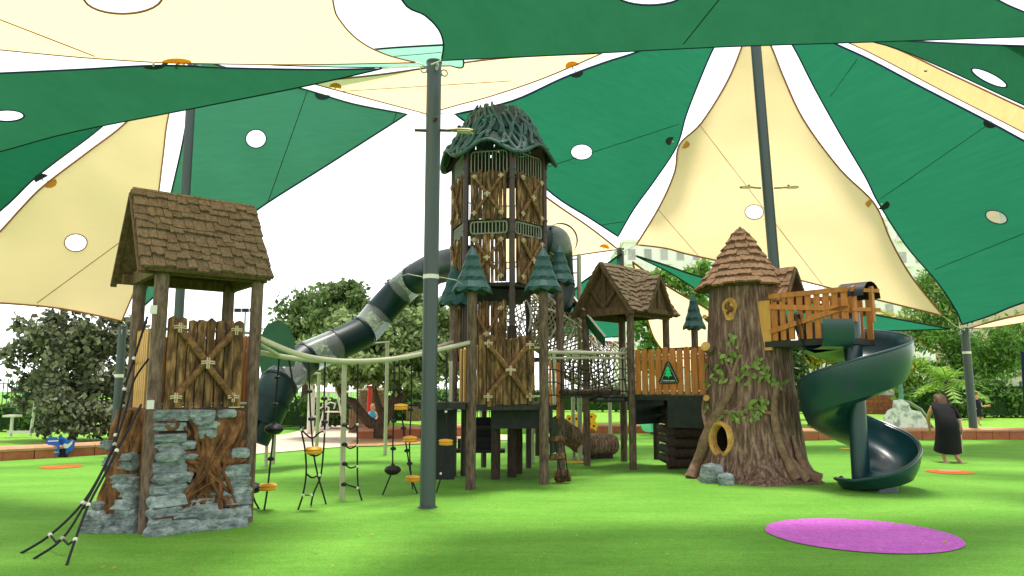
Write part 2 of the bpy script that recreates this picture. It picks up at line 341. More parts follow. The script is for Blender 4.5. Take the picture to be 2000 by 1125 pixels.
# ------------------------------------------------------------------ setting: ground, path, lawns
def sheet(name, pts, mat, z, **props):
    o = MB().add([(p[0], p[1], z) for p in pts], [tuple(range(len(pts)))]).build(name, mat); o['kind'] = 'structure'
    for k, x in props.items(): o[k] = x
    return o
def turf_sheet():
    mb = MB(); xs = [-400, -120, -60, -40]+[-30+i*1.0 for i in range(61)]+[40, 60, 120, 400]; ys = [-60, -10]+[i*1.0 for i in range(0, 31)]+[40, 60, 120, 500]
    mb.grid([[(x, y, .003*noise.noise((x*.6, y*.6, 3))-(0 if 2 < y < 28 else .02)) for x in xs] for y in ys])
    o = mb.build('turf_ground', 'turf', None, True); o['kind'] = 'structure'
turf_sheet()
sheet('path', [G(*q) for q in [(380, 900), (470, 890), (560, 883), (640, 876), (700, 872), (800, 866), (900, 862), (1000, 860), (1010, 851), (900, 846), (840, 846), (760, 838), (700, 829), (640, 829), (560, 848), (470, 862), (400, 880)]], 'path', .018)
sheet('mulch_ground', [G(*q) for q in [(672, 873), (690, 862), (720, 856), (770, 853), (850, 853), (900, 858), (890, 865), (820, 868), (740, 872)]], 'soil', .024)
def raised(name, pts, mat, z):
    o = MB().poly([V(p[0], p[1], z/2) for p in pts], z, (0, 0, 1)).build(name, mat); o['kind'] = 'structure'
raised('lawn', [G(860, 852), G(1100, 844), G(1400, 845), G(1560, 850), G(1565, 857), G(1760, 856), G(2070, 856), (60, 25), (90, 130), (-90, 130), (-60, 36), G(540, 834), G(640, 828.5), G(700, 828.5), G(760, 837), G(840, 845)], 'lawn', .26)
raised('lawn', [G(-400, 915), G(-160, 907), G(0, 897), G(120, 890), G(232, 883), G(330, 878), (-8.4, 24), (-14, 35), (-60, 35)], 'lawn', .27)
# painted discs in the turf
def disc_mark(px, py, rx, mat, label, name='turf_circle', hole=None):
    c = G(px, py); r = rx/F*c.y; mb = MB(); n = 48
    mb.add([(c.x+r*cos(2*pi*k/n)*(1+.006*sin(5*k)), c.y+r*sin(2*pi*k/n), .009) for k in range(n)], [tuple(range(n))])
    o = mb.build(name, mat); tag(o, label, 'ground marking', 'coloured circles set into the turf'); return o
disc_mark(1680, 1044, 170, 'purple', 'large purple circle set into the turf in the foreground')
c_ = disc_mark(1855, 922, 40, 'orange_mark', 'orange circle on the turf in front of the person in black')
q = G(1855, 921); MB().add([(q.x+.2*cos(k*pi/12), q.y+.2*sin(k*pi/12), .014) for k in range(24)], [tuple(range(24))]).build('centre_dot', 'coping', c_)
disc_mark(120, 912, 36, 'orange_mark', 'faded orange circle on the turf by the blue spring rider')
disc_mark(1117, 903, 26, 'yellow_mark', 'yellow circle on the turf beside the log tunnel')
disc_mark(300, 952, 20, 'orange_mark', 'small orange circle showing under the stone climbing tower')
disc_mark(1655, 877, 14, 'yellow_mark', 'small yellow circle on the turf behind the spiral slide')
# ------------------------------------------------------------------ low terracotta seat walls, block by block
BLK = MB().box((0, 0, .5), (.49, 0, 0), (0, .5, 0), (0, 0, .5)).mesh('wall_block', 'terracotta')
COPE = MB().poly([(0, -.5, 0), (0, -.52, .5), (0, -.4, .95), (0, 0, 1.05), (0, .5, 1), (0, .5, 0)], 1, (1, 0, 0)).mesh('wall_coping', 'coping')
def seat_wall(pts, label, h=.3, th=.4, bl=.55):
    o = thing('seat_wall', label, 'low wall', (pts[0][0], pts[0][1], 0))
    for a, b in zip(pts[:-1], pts[1:]):
        a, b = Vector((a[0], a[1], 0)), Vector((b[0], b[1], 0)); n = max(1, round((b-a).length/bl)); t = (b-a)/n; tn = t.normalized(); q = Vector((-tn.y, tn.x, 0))
        for i in range(n):
            c = a+t*(i+.5); inst(BLK, 'block', o, basis(t*.985, q*th, V(0, 0, h-.1), c)); inst(COPE, 'coping_stone', o, basis(t*.99, q*(th+.06), V(0, 0, .1), c+V(0, 0, h-.1)))
    return o
seat_wall([G(-160, 909), G(0, 899), G(120, 892), G(232, 885), G(330, 880)], 'terracotta seat wall in front of the dark shrub')
seat_wall([G(700, 857), G(732, 857)], 'short terracotta block wall left of the curved tree trunk', .34)
seat_wall([G(752, 857), G(820, 856), G(900, 852)], 'terracotta planter wall right of the curved tree trunk', .4)
seat_wall([G(960, 846), G(1100, 845), G(1250, 845), G(1400, 847), G(1560, 852)], 'long terracotta seat wall seen under the wooden hut', .32)
seat_wall([G(1560, 860), G(1650, 858), G(1760, 858), G(1900, 858), G(2060, 858)], 'terracotta seat wall behind the person in black', .36)
# ------------------------------------------------------------------ shade sails
def inpoly(x, y, pg):
    c = False; j = len(pg)-1
    for i in range(len(pg)):
        if (pg[i][1] > y) != (pg[j][1] > y) and x < (pg[j][0]-pg[i][0])*(y-pg[i][1])/(pg[j][1]-pg[i][1])+pg[i][0]: c = not c
        j = i
    return c
def sail(label, edges, ctrl, mat, hem, hole=None, seams=(), patches=(), step=34, seed=0, group='shade sails'):
    A = np.array([[c[0], c[1], 1] for c in ctrl]); k = np.linalg.solve(A, np.array([1/c[2] for c in ctrl]))
    xs = [p[0] for e in edges for p in e]; ys = [p[1] for e in edges for p in e]; cx, cy = sum(xs)/len(xs), sum(ys)/len(ys)
    def at(x, y):
        iv = k[0]*x+k[1]*y+k[2]; Y = 1/max(iv, .012); p = P(x, y, Y)
        return p+(p-CAM).normalized()*((.42*noise.noise(p*.16+Vector((seed*3.1, 0, 0)))+.05*noise.noise(p*.9))*Y/10)
    out = []
    for i, e in enumerate(edges):
        full = list(e)+[edges[(i+1) % len(edges)][0]]
        out += [(p.x, p.y) for p in catmull([Vector((a, b, 0)) for a, b in full], 5)][:-1]
    vs = [Vector(p) for p in out]; n = len(vs); es = [(i, (i+1) % n) for i in range(n)]
    hp = []
    if hole:
        hx, hy, rx, ry, rot = (list(hole)+[0])[:5]
        for j in range(28):
            a = 2*pi*j/28; x, y = rx*cos(a), ry*sin(a); hp.append((hx+x*cos(rot)-y*sin(rot), hy+x*sin(rot)+y*cos(rot)))
        b = len(vs); vs += [Vector(p) for p in hp]; es += [(b+i, b+(i+1) % 28) for i in range(28)]
    y = min(ys)+step*.5
    while y < max(ys):
        x = min(xs)+step*.5
        while x < max(xs):
            if inpoly(x, y, out) and min((x-p[0])**2+(y-p[1])**2 for p in out) > (step*.4)**2 and not (hp and inpoly(x, y, hp)): vs.append(Vector((x+random.uniform(-3, 3), y+random.uniform(-3, 3))))
            x += step
        y += step
    r = delaunay_2d_cdt(vs, es, [], 0, 1e-4); v2, tris = r[0], r[2]; keep = []
    for t in tris:
        x = sum(v2[i].x for i in t)/3; y = sum(v2[i].y for i in t)/3
        if inpoly(x, y, out) and not (hp and inpoly(x, y, hp)): keep.append(tuple(t))
    mb = MB().add([at(p.x, p.y) for p in v2], keep); o = mb.build('shade_sail', mat, None, True); tag(o, label, 'shade sail', group)
    hw = .0013*sum(1/max(k[0]*p[0]+k[1]*p[1]+k[2], .012) for p in out)/len(out)
    hb = MB().tube([at(*p) for p in out], hw, 5, closed=True); hb.build('hem', hem, o)
    if hp: MB().tube([at(*p) for p in hp], .014, 5, closed=True).build('hole_rim', hem, o)
    for a, b in seams:
        pts = [at(lerp(a[0], b[0], t/8), lerp(a[1], b[1], t/8)) for t in range(9)]; pts = [p-(p-CAM).normalized()*.01 for p in pts]
        MB().tube(pts, .009, 4).build('seam', hem, o)
    for x, y, r_, a0, col, *fl in patches:            # half-moon reinforcement where two sails are tied together
        r_ *= .8; pts = [at(x+r_*cos(a0+pi*j/10), y+r_*(fl[0] if fl else .72)*sin(a0+pi*j/10)) for j in range(11)]; pts = [p-(p-CAM).normalized()*.02 for p in pts]
        MB().poly(pts, .012, (pts[0]-pts[5]).cross(pts[10]-pts[5])).build('edge_patch', col, o)
        MB().tube([at(x, y), at(x+r_*.35*sin(a0), y-r_*.35*cos(a0))], .016, 5).build('tie', 'white_metal', o)
    return o
sail('cream sail overhead at the upper left, nearest the camera', [[(812, 122), (560, 126)], [(310, 122), (160, 112), (0, 97)], [(-250, 72), (-330, -150)], [(-400, -420), (100, -420)], [(640, -420), (640, -150), (650, 0), (668, 45), (705, 82), (755, 107)]],
     [(812, 122, 10), (-250, 72, 9), (640, -300, 6.5)], 'cream_cloth', 'hem_brown', (240, -6, 77, 33), [((-60, 15), (185, 110))], [(345, 122, 36, pi, 'patch_gold', .25)], 60, 1)
sail('wide green sail across the top right, nearest the camera', [[(862, 118), (1100, 107), (1400, 92), (1700, 82), (2000, 72)], [(2180, 66), (2080, 55), (2000, 23), (1950, 0), (1850, -60)], [(1500, -420), (1100, -420)], [(700, -420), (745, -120), (785, 0), (830, 30), (857, 58), (866, 88)]],
     [(862, 118, 9.9), (2000, 72, 11), (1200, -400, 6)], 'shaded_green_cloth', 'hem_navy', (1268, -12, 66, 22), [((1420, -20), (1335, 86))], [], 60, 2)
sail('long dark green sail seen nearly edge on at the left', [[(745, 134), (620, 136), (450, 133), (310, 128), (150, 136), (0, 143)], [(-220, 152), (-230, 250)], [(-220, 352), (0, 296), (145, 257), (400, 207), (600, 167)]],
     [(745, 134, 10.2), (0, 143, 9.9), (0, 297, 13.4)], 'shaded_green_cloth', 'hem_navy', (14, 226, 33, 11), [], [(300, 129, 26, 0, 'patch_dark', .3)], 26, 3)
sail('pale sunlit green sail with a round hole left of the grey front pole', [[(378, 112), (500, 150), (600, 176), (690, 203)], [(795, 223), (640, 322), (495, 415), (380, 508)], [(268, 610), (300, 520), (335, 375), (362, 250)]],
     [(378, 112, 18.4), (795, 223, 17.4), (268, 610, 17.8)], 'sunlit_green_cloth', 'hem_green', (500, 271, 20, 18), [((600, 178), (522, 398)), ((775, 219), (768, 238))], [(630, 184, 19, .25, 'patch_dark')], 34, 4)
sail('cream sail with a round hole behind the gabled stone tower', [[(366, 105), (330, 222), (318, 310), (306, 400), (280, 520)], [(238, 627), (120, 603), (0, 592)], [(-120, 588), (-60, 510), (0, 452), (40, 408), (85, 363), (170, 298), (245, 240), (310, 165)]],
     [(366, 105, 18.4), (238, 627, 17.9), (0, 592, 16)], 'cream_cloth', 'hem_brown', (148, 474, 22, 17), [((300, 425), (72, 592))], [(96, 356, 19, -.7, 'patch_gold')], 34, 5)
sail('green sail at the far left edge beside the cream one', [[(350, 100), (260, 190), (190, 255), (110, 315), (60, 355), (0, 412)], [(-140, 520), (-220, 430)], [(-220, 345), (0, 288), (190, 218)]],
     [(350, 100, 18.6), (0, 412, 15.5), (-200, 300, 14)], 'green_cloth', 'hem_green', None, [], [(82, 350, 19, 2.5, 'patch_dark')], 34, 6)
sail('green sail with a round hole behind the tall tower', [[(1450, 10), (1415, 60), (1392, 97), (1365, 160), (1340, 225), (1322, 285), (1280, 350), (1238, 408)], [(1207, 462), (1150, 425), (1080, 380), (980, 290)], [(888, 223), (1000, 197), (1100, 152), (1180, 122), (1250, 99), (1350, 55)]],
     [(1450, 10, 21), (1207, 462, 23), (888, 223, 17.8)], 'green_cloth', 'hem_navy', (1136, 297, 21, 15), [((1325, 243), (1020, 342)), ((1219, 433), (1170, 440))], [(1312, 276, 15, 1.9, 'patch_dark'), (1125, 142, 17, -.3, 'patch_dark')], 34, 7)
sail('tall cream sail with a round hole behind the dark mast', [[(1472, 20), (1450, 88), (1420, 160), (1370, 240), (1327, 283), (1318, 335), (1290, 400)], [(1243, 478), (1300, 485), (1345, 497), (1450, 520), (1560, 547), (1690, 580), (1760, 597)], [(1842, 617), (1780, 540), (1740, 470), (1708, 398), (1640, 330), (1570, 235), (1530, 150), (1507, 92)]],
     [(1480, 20, 21), (1243, 478, 23), (1842, 617, 22.5)], 'cream_cloth', 'hem_brown', (1473, 414, 18, 14), [((1365, 242), (1606, 556)), ((1286, 410), (1366, 502))], [(1336, 282, 14, -1.2, 'patch_gold'), (1701, 398, 13, 1.9, 'patch_gold')], 34, 8)
sail('dark green sail with a round hole filling the right edge', [[(1498, 10), (1550, 92), (1590, 170), (1640, 260), (1690, 345), (1716, 397), (1770, 480), (1830, 550), (1865, 602)], [(1879, 634), (1930, 618), (2000, 591)], [(2130, 555), (2140, 450)], [(2130, 345), (2000, 275), (1930, 237), (1800, 170), (1700, 117), (1625, 82), (1560, 45)]],
     [(1498, 10, 21), (1879, 634, 23.5), (2130, 345, 17)], 'green_cloth', 'hem_navy', (1946, 424, 22, 12, .3), [((1720, 388), (1926, 246)), ((1826, 526), (2010, 452)), ((1622, 188), (1674, 116))], [(1724, 400, 17, -.9, 'patch_dark'), (1935, 240, 18, .5, 'patch_dark')], 34, 9)
sail('narrow shaded cream sail strip at the upper right', [[(1620, 70), (1690, 98), (1850, 182), (2000, 259)], [(2140, 335), (2140, 300)], [(2130, 270), (2000, 212), (1850, 142), (1730, 88)]],
     [(1620, 70, 17), (2000, 259, 15), (2130, 270, 13.5)], 'shaded_cream_cloth', 'hem_brown', None, [], [(1808, 138, 4, 0, 'patch_dark')], 26, 10)
sail('dark green sail with a slanted hole in the upper right corner', [[(1670, 74), (1850, 84), (2000, 90)], [(2200, 96), (2220, 200)], [(2200, 292), (2000, 205), (1850, 136), (1750, 94)]],
     [(1670, 74, 14), (2200, 96, 9), (2000, 208, 12.5)], 'shaded_green_cloth', 'hem_navy', (1932, 152, 38, 10, .45), [], [], 26, 11)
sail('cream sail above the lamp on the grey front pole', [[(600, 160), (640, 171), (730, 195)], [(833, 222), (900, 203), (960, 187), (1060, 153)], [(1175, 104), (1000, 112), (880, 126), (740, 146)]],
     [(833, 222, 17.3), (600, 160, 14.5), (1175, 104, 14.5)], 'cream_cloth', 'hem_brown', (853, 146, 9, 6), [((670, 178), (1000, 158))], [(655, 171, 15, 3.4, 'patch_gold'), (1118, 130, 17, 2.8, 'patch_gold')], 20, 12)
sail('overexposed green sail glimpsed behind the top of the front pole', [[(510, 126), (640, 110), (745, 95)], [(900, 86), (905, 130)], [(880, 128), (700, 131)]],
     [(510, 126, 15), (900, 86, 12), (880, 128, 14)], 'overexposed_green_cloth', 'hem_green', None, [((745, 112), (862, 102))], [], 20, 13)
sail('green sail glimpsed between the hut roof and the tree roof', [[(1243, 500), (1300, 518), (1370, 541), (1520, 577), (1690, 611), (1780, 628)], [(1855, 642), (1700, 646), (1560, 640), (1400, 586), (1310, 533)]],
     [(1243, 500, 24), (1855, 642, 24), (1500, 640, 31)], 'green_cloth', 'hem_green', None, [], [], 26, 14)
sail('cream sail low behind the little green treetop cap', [[(1236, 512), (1285, 547), (1345, 583)], [(1440, 632), (1440, 700)], [(1430, 760), (1340, 720), (1285, 672), (1262, 615), (1248, 560)]],
     [(1236, 512, 24.2), (1440, 632, 27), (1300, 690, 33)], 'cream_cloth', 'hem_brown', None, [], [(1258, 612, 10, 1.2, 'patch_gold')], 26, 15)
sail('green sail low behind the cross gabled hut', [[(1212, 496), (1160, 535), (1118, 572)], [(1085, 652), (1150, 660)], [(1212, 657), (1222, 580)]],
     [(1212, 496, 24.2), (1118, 572, 26), (1212, 657, 32)], 'green_cloth', 'hem_green', None, [], [], 22, 16)
sail('cream sail showing right of the tall tower', [[(1207, 487), (1150, 443), (1080, 395)], [(980, 320), (960, 420)], [(985, 525), (1060, 512), (1130, 498)]],
     [(1207, 487, 23.4), (980, 320, 20), (985, 525, 24)], 'cream_cloth', 'hem_brown', None, [], [(1180, 484, 12, -2.8, 'patch_gold')], 26, 17)
sail('thin cream sail strip right of the low grey pole', [[(1892, 641), (1950, 625), (2000, 614)], [(2120, 590), (2120, 612)], [(2000, 629), (1940, 638)]],
     [(1892, 641, 23.6), (2120, 590, 20), (2000, 632, 26)], 'cream_cloth', 'hem_brown', None, [], [], 22, 18)
# ------------------------------------------------------------------ poles of the shade structure
def pole(label, base, top, r, mat='pole_grey', bands=(), name='shade_pole', eyes=4, n=24):
    o = thing(name, label, 'pole', (base.x, base.y, 0)); d = (top-base).normalized(); L = (top-base).length
    MB().tube([base-d*.05, top], r, n).build('shaft', mat, o, True)
    MB().tube([top, top+d*.03], r*1.08, n).build('cap', mat, o, True)
    MB().lathe((base.x, base.y, .0), [(r*1.25, .0), (r*1.25, .012), (r*1.02, .02)], n).build('base_collar', mat, o)
    for zb in bands:
        p = lerp(base, top, zb); MB().tube([p-d*.04, p+d*.04], r*1.06, n).build('band', 'white_metal', o)
    for k in range(eyes):
        a = k*2*pi/eyes+.4; p = top-d*.12; e = Vector((cos(a), sin(a), 0)); c = p+e*(r+.05)
        MB().tube([c+Vector((0, 0, .05*sin(t)))+e*.05*cos(t) for t in [2*pi*j/10 for j in range(10)]], .012, 5, closed=True).build('eye_ring', 'galv', o)
    return o
b0 = G(835, 991); fp = pole('thick grey pole standing in front between the towers', b0, Vector((b0.x, b0.y, ZY(b0.y, 124))), .108, bands=(), eyes=4)
zb = ZY(b0.y, 541); MB().lathe((b0.x, b0.y, zb-.03), [(.114, 0), (.114, .06)], 24).build('band', 'white_metal', fp)
for s_ in (-1, 1): MB().tube([(b0.x+s_*.11, b0.y, zb), (b0.x+s_*.35, b0.y+.1, zb+.06 if s_ < 0 else zb-.03), (b0.x+s_*(.6 if s_ < 0 else .42), b0.y+.3, zb+.02 if s_ < 0 else zb-.06)], .007, 5).build('wire', 'galv', fp)
MB().tube([(b0.x+.07, b0.y-.16, ZY(b0.y, 236)), (b0.x+.0, b0.y-.07, ZY(b0.y, 243))], .025, 8).build('stub', 'pipe_brown', fp)
zl = ZY(b0.y, 255); MB().tube([(b0.x-.27, b0.y-.02, zl), (b0.x-.1, b0.y, zl)], .024, 8).build('lamp_arm', 'pipe_brown', fp)
def lamp_head(parent, p, d, L, w_):
    d = Vector(d).normalized(); s_ = d.cross(V(0, 0, 1)).normalized(); up = s_.cross(d); p = Vector(p)
    o = MB(); prof = [(0, .35), (.2, .7), (.5, 1), (.85, 1), (1, .6)]
    rows = []
    for t, k in prof: rows.append([p+d*L*t+s_*w_*k*cos(a)+up*(w_*.45*k*max(0, sin(a))) for a in [pi*j/6 for j in range(7)]])
    o.grid(rows); o.add([r[0] for r in rows]+[r[-1] for r in rows], [(i, i+1, i+6, i+5) for i in range(4)])
    h = o.build('lamp_head', 'lamp_body', parent, True)
    MB().box(p+d*L*.68-up*.012, d*L*.24, s_*w_*.75, up*.008).build('lens', 'lamp_glass', h)
    MB().tube([p-d*.16, p+d*.06], .022, 8).build('lamp_arm', 'pipe_brown', parent); MB().lathe(p+d*L*.45+up*w_*.42, [(.028, 0), (.028, .04)], 10).build('sensor', 'black', h)
lamp_head(fp, (b0.x+.2, b0.y-.03, zl-.01), (1, -.25, -.12), .42, .085)
m2b = P(1541, 860, 20.3); m2b.z = 0
m2 = pole('tall dark mast leaning behind the tree house', m2b, P(1472, 40, 20.3), .145, n=20)
for sgn in (-1, 1):
    c = P(1500+sgn*6, 367, 20.2); lamp_head(m2, c+V(sgn*.25, 0, 0), (sgn, -.3, -.05), .5, .1)
m1b = P(336, 860, 16.9); m1b.z = 0
pole('grey mast rising behind the gabled stone tower', m1b, P(377, 120, 16.9), .105)
q = P(837, 800, 17.6); pole('slim grey pole hidden behind the thick front pole', V(q.x, q.y, 0), V(q.x, q.y, ZY(17.6, 218)), .085)
q = P(231, 760, 18.2); pole('short grey pole beside the dark shrub', V(q.x, q.y, 0), V(q.x-.0, q.y, ZY(18.2, 640)), .095, bands=(.62,))
q = P(1217, 760, 24.4); pole('grey pole rising behind the cross gabled hut', V(q.x, q.y, 0), V(q.x, q.y, ZY(24.4, 487)), .12)
q = G(1903, 858); pole('leaning grey pole beside the person in black', V(q.x, q.y, 0), P(1884, 642, q.y), .125, bands=(.78,))
q = G(2012, 905); pole('dark blue post at the right edge of the turf', V(q.x, q.y, 0), V(q.x+.1, q.y, ZY(q.y, 690)), .07, 'hem_navy', eyes=0, name='blue_post')
# tie ropes from sail corners to the pole tops
def tie(label, pts, r=.012):
    o = MB().tube(pts, r, 5).build('tie_rope', 'white_metal'); tag(o, label, 'rope', 'ropes that tie the sails to the poles')
tie('white tie rope from the cream overhead sail to the front pole', [P(812, 122, 10), P(826, 126, 9.95)])
tie('white tie rope from the wide green overhead sail to the front pole', [P(862, 118, 9.9), P(842, 126, 9.95)])
tie('white tie rope from the edge on green sail to the front pole', [P(745, 134, 10.2), P(780, 131, 10.1), P(824, 130, 10)])
tie('white tie rope at the corner of the bright green sail', [P(795, 223, 17.4), P(834, 221, 17.6)])
tie('white tie rope at the left corner of the sail behind the tall tower', [P(888, 223, 17.8), P(838, 221, 17.6)])
tie('white tie rope between the tall cream sail and the pole behind the hut', [P(1243, 478, 23), P(1221, 490, 24.3)])
tie('white tie rope between the green sail and the pole behind the hut', [P(1207, 462, 23), P(1216, 490, 24.3)])
tie('white tie rope from the tall cream sail to the leaning pole', [P(1842, 617, 22.5), P(1865, 636, 23.2), P(1884, 645, 23.6)])
tie('white tie rope from the right green sail to the leaning pole', [P(1879, 634, 23.5), P(1885, 644, 23.7)])
# ------------------------------------------------------------------ gabled stone tower on the left
PHI = radians(38.5); U = V(cos(PHI), sin(PHI), 0); N = V(sin(PHI), -cos(PHI), 0); S = 1.13
A = G(284, 1041); B = A+U*S; C4 = A-N*S; D = B-N*S
lt = thing('stone_climbing_tower', 'wooden play tower with shingled gable roof over rock and root climbing walls', 'play tower', ((A+D)/2))
for p_, r_ in ((A, .082), (B, .075), (C4, .078), (D, .078)): post(lt, p_.x, p_.y, 0, 3.02, r_)
ZD = PL(390, 797, A, N).z
MB().box((A+D)/2+V(0, 0, ZD-.05), U*(S/2-.09), N*(S/2-.06), V(0, 0, .04)).build('deck', 'deck', lt)
def lash(parent, c, u, s_=.09, r=.011):
    mb = MB(); c = Vector(c); up = V(0, 0, 1)
    for o_ in (-.012, .012):
        mb.tube([c-u*s_+up*o_, c+up*(o_+.01), c+u*s_+up*o_], r, 5); mb.tube([c-up*s_*.9+u*o_, c+u*o_, c+up*s_*.8+u*o_], r, 5)
    return mb.build('rope_lashing', 'rope_cream', parent)
def log_brace(parent, a, b, r):
    a, b = Vector(a), Vector(b); pts = [lerp(a, b, i/6)+Vector((0, 0, random.uniform(-.3, .3)*r)) for i in range(7)]
    return MB().tube(pts, [r*random.uniform(.88, 1.12) for _ in pts], 9).build('log_brace', 'log', parent, True)
def plank_panel(parent, p0, u, n_, w_, z0, z1, k, th=.05, brace=True, br=.04, gap=.12, ragged=.03, off=.0, sub=None):
    """upright rough planks between p0 and p0+u*w_, an X of logs and rope lashings on the outer face"""
    pn = part_at(sub or 'plank_panel', parent, p0+u*w_/2+V(0, 0, z0)); pw = w_/k
    for i in range(k):
        c = p0+u*(pw*(i+.5))+n_*(off+random.uniform(-.008, .008))
        plank(pn, PLK, c, u, n_, z0+random.uniform(-ragged, ragged)*.6, z1+random.uniform(-ragged, ragged), pw*(1-gap)*random.uniform(.9, 1.1), th*random.uniform(.7, 1.5), lean=random.uniform(-.012, .012))
    if brace:
        f = n_*(off+th/2+br*.7); a, b = p0+u*w_*.13+f, p0+u*w_*.87+f; za, zb_ = lerp(z0, z1, .12), lerp(z0, z1, .88); zv = V(0, 0, 1)
        log_brace(pn, a+zv*za, b+zv*zb_, br); log_brace(pn, a+zv*zb_+n_*br*.5, b+zv*za+n_*br*.5, br)
        for q_, z_ in ((a, za), (b, za), (a, zb_), (b, zb_)): lash(pn, q_+zv*z_+n_*br*1.3, u, .068*w_/.9, .0075)
        lash(pn, (a+b)/2+zv*(za+zb_)/2+n_*br*2.2, u, .08*w_/.9, .0085)
    return pn
a_ = PL(322, 700, A, N); w_ = (PL(471, 700, A, N)-a_).dot(U); a_.z = 0
plank_panel(lt, a_, U, N, w_, ZD, PL(390, 622, A, N).z, 8, .06, br=.042, off=.02)
MB().tube([A+V(0, 0, 2.3), B+V(0, 0, 2.3)], .018, 8).build('rail_pipe', 'galv', lt); MB().tube([A+V(0, 0, ZD+.05), B+V(0, 0, ZD+.05)], .018, 8).build('rail_pipe', 'galv', lt)
# golden slats, posts and pipes on the left side; a plain slat screen on the back
NL = -U
sp = part_at('slat_panel', lt, (A+C4)/2+V(0, 0, ZD))
for i in range(6):
    c = C4+N*(.16+.1*i); plank(sp, SLY, c, N, NL, ZD, ZD+.95, .075, .03, 'slat')
for c, z1 in ((A-N*.16, 2.35), (A-N*.24, 2.2), (A-N*.3, 2.3)): MB().tube([c+V(0, 0, ZD-.1), c+V(0, 0, z1)], .02, 8).build('upright_pipe', 'galv', lt)
sp = part_at('slat_panel', lt, (C4+D)/2+V(0, 0, ZD))
for i in range(8): plank(sp, SLO, C4+U*(.16+.115*i), U, -N, ZD, ZD+.9, .09, .03, 'slat')
sp = part_at('slat_panel', lt, (B+D)/2+V(0, 0, ZD))
for i in range(3): plank(sp, SLO, B-N*(.2+.13*i), N, U, ZD, ZD+.9, .09, .03, 'slat')
for px, py in ((296, 606), (290, 790)):
    q = PL(px, py, A-N*.0, N)-U*.0+N*.09; MB().box(q, U*.035, N*.02, V(0, 0, .05)).build('bracket', 'white_metal', lt)
# roof: two shingled slopes, gable boards and tie beams
ro = part_at('roof', lt, (A+D)/2+V(0, 0, 3.0)); ZE, ZR, EO, U0, U1 = 2.97, 4.02, .2, -.27, 1.23
rid = A-N*S/2; half = S/2+EO; sl = sqrt(half**2+(ZR-ZE)**2); vF = ((-N)*half+V(0, 0, ZR-ZE)).normalized(); vB = (N*half+V(0, 0, ZR-ZE)).normalized()
OF = A+N*EO+U*U0+V(0, 0, ZE); OB = C4-N*EO+U*U0+V(0, 0, ZE)
for O_, v_ in ((OF, vF), (OB, vB)):
    nn = U.cross(v_); nn = nn if nn.z > 0 else -nn; c = O_+U*(U1-U0)/2+v_*sl/2
    MB().box(c-nn*.012, U*((U1-U0)/2), v_*(sl/2), nn*.02).build('sheathing', 'roof_wood', ro)
shingle_slope(ro, OF, U, vF, U1-U0, sl, 9, .125, seed=3, th=.04); shingle_slope(ro, OB, U, vB, U1-U0, sl, 9, .15, seed=4, th=.04)
MB().tube([rid+U*U0+V(0, 0, ZR+.03), rid+U*U1+V(0, 0, ZR+.03)], .03, 6).build('ridge_cap', 'shingle', ro)
for ue in (-.05, S+.05):
    a, b, t_ = A+U*ue+V(0, 0, 3.02), C4+U*ue+V(0, 0, 3.02), rid+U*ue+V(0, 0, ZR-.1)
    MB().bar(a+N*.1, b-N*.1, .07, .16).build('tie_beam', 'roof_wood', ro); MB().bar(V(rid.x, rid.y, 3.1)+U*ue, t_, .07, .1, up=N).build('king_post', 'roof_wood', ro)
    for e_ in (a, b): MB().bar(lerp(a, b, .5)+V(0, 0, .1), lerp(e_, t_, .55), .06, .09, up=U).build('strut', 'roof_wood', ro)
    MB().poly([a+U*.03*(1 if ue < 0 else -1), b+U*.03*(1 if ue < 0 else -1), t_+U*.03*(1 if ue < 0 else -1)], .03, U).build('gable_board', 'roof_wood', ro)
for O_, v_ in ((OF, vF), (OB, vB)):
    MB().bar(O_-v_*.02-V(0, 0, .03), O_+v_*sl-V(0, 0, .03), .045, .07, up=U).build('barge_board', 'roof_wood', ro)
for q1 in (A+N*.02, C4-N*.02): MB().bar(q1+V(0, 0, 3.0)-U*.2, q1+V(0, 0, 3.0)+U*(S+.1), .08, .12).build('wall_plate', 'roof_wood', ro)
# rock and root climbing walls
def rock_mesh(seed):
    r = random.Random(seed); bm = bmesh.new(); bmesh.ops.create_cube(bm, size=1); bmesh.ops.subdivide_edges(bm, edges=bm.edges, cuts=3, use_grid_fill=True)
    for v in bm.verts:
        c = v.co.copy(); k = max(abs(x) for x in c); s_ = c.normalized()*.5; c = c.lerp(s_*1.15, .5)
        c *= 1+.22*noise.noise(c*2.3+Vector((seed*7.7, 0, 0))); c.y += .16*noise.noise(Vector((c.x*3, seed*5.1, c.z*7))); v.co = c
    me = bpy.data.meshes.new('rock_%d' % seed); bm.to_mesh(me); bm.free(); me.materials.append(MATS['stone']); me.polygons.foreach_set('use_smooth', [True]*len(me.polygons)); me.set_sharp_from_angle(angle=radians(35)); return me
ROCK = [rock_mesh(i) for i in range(7)]
def stone(parent, c, u, n_, w_, d_, h):
    t = random.uniform(-.05, .05); up = (V(0, 0, 1)+u*t).normalized(); uu = (u-V(0, 0, 1)*t).normalized()
    inst(random.choice(ROCK), 'stone', parent, basis(uu*w_*1.12, n_*d_, up*h*1.18, c))
def tubes(mb, lst, conv):
    for pts, rr in lst:
        c = catmull([conv(*p) for p in pts], 5); m = len(c); r_ = [.92*lerp(rr[0], rr[1], i/(m-1))*(1+.5*noise.noise(c[i]*11)) for i in range(m)]
        mb.tube(c, r_, 10)
rw = part_at('rock_wall', lt, (A+B)/2)
MB().box((A+B)/2+N*.0+V(0, 0, ZD/2), U*(S/2-.07), N*.05, V(0, 0, ZD/2)).build('backing', 'dark_post', rw)
def bulge(py): t = max(0, (py-880)/160); return .06+.20*t*t
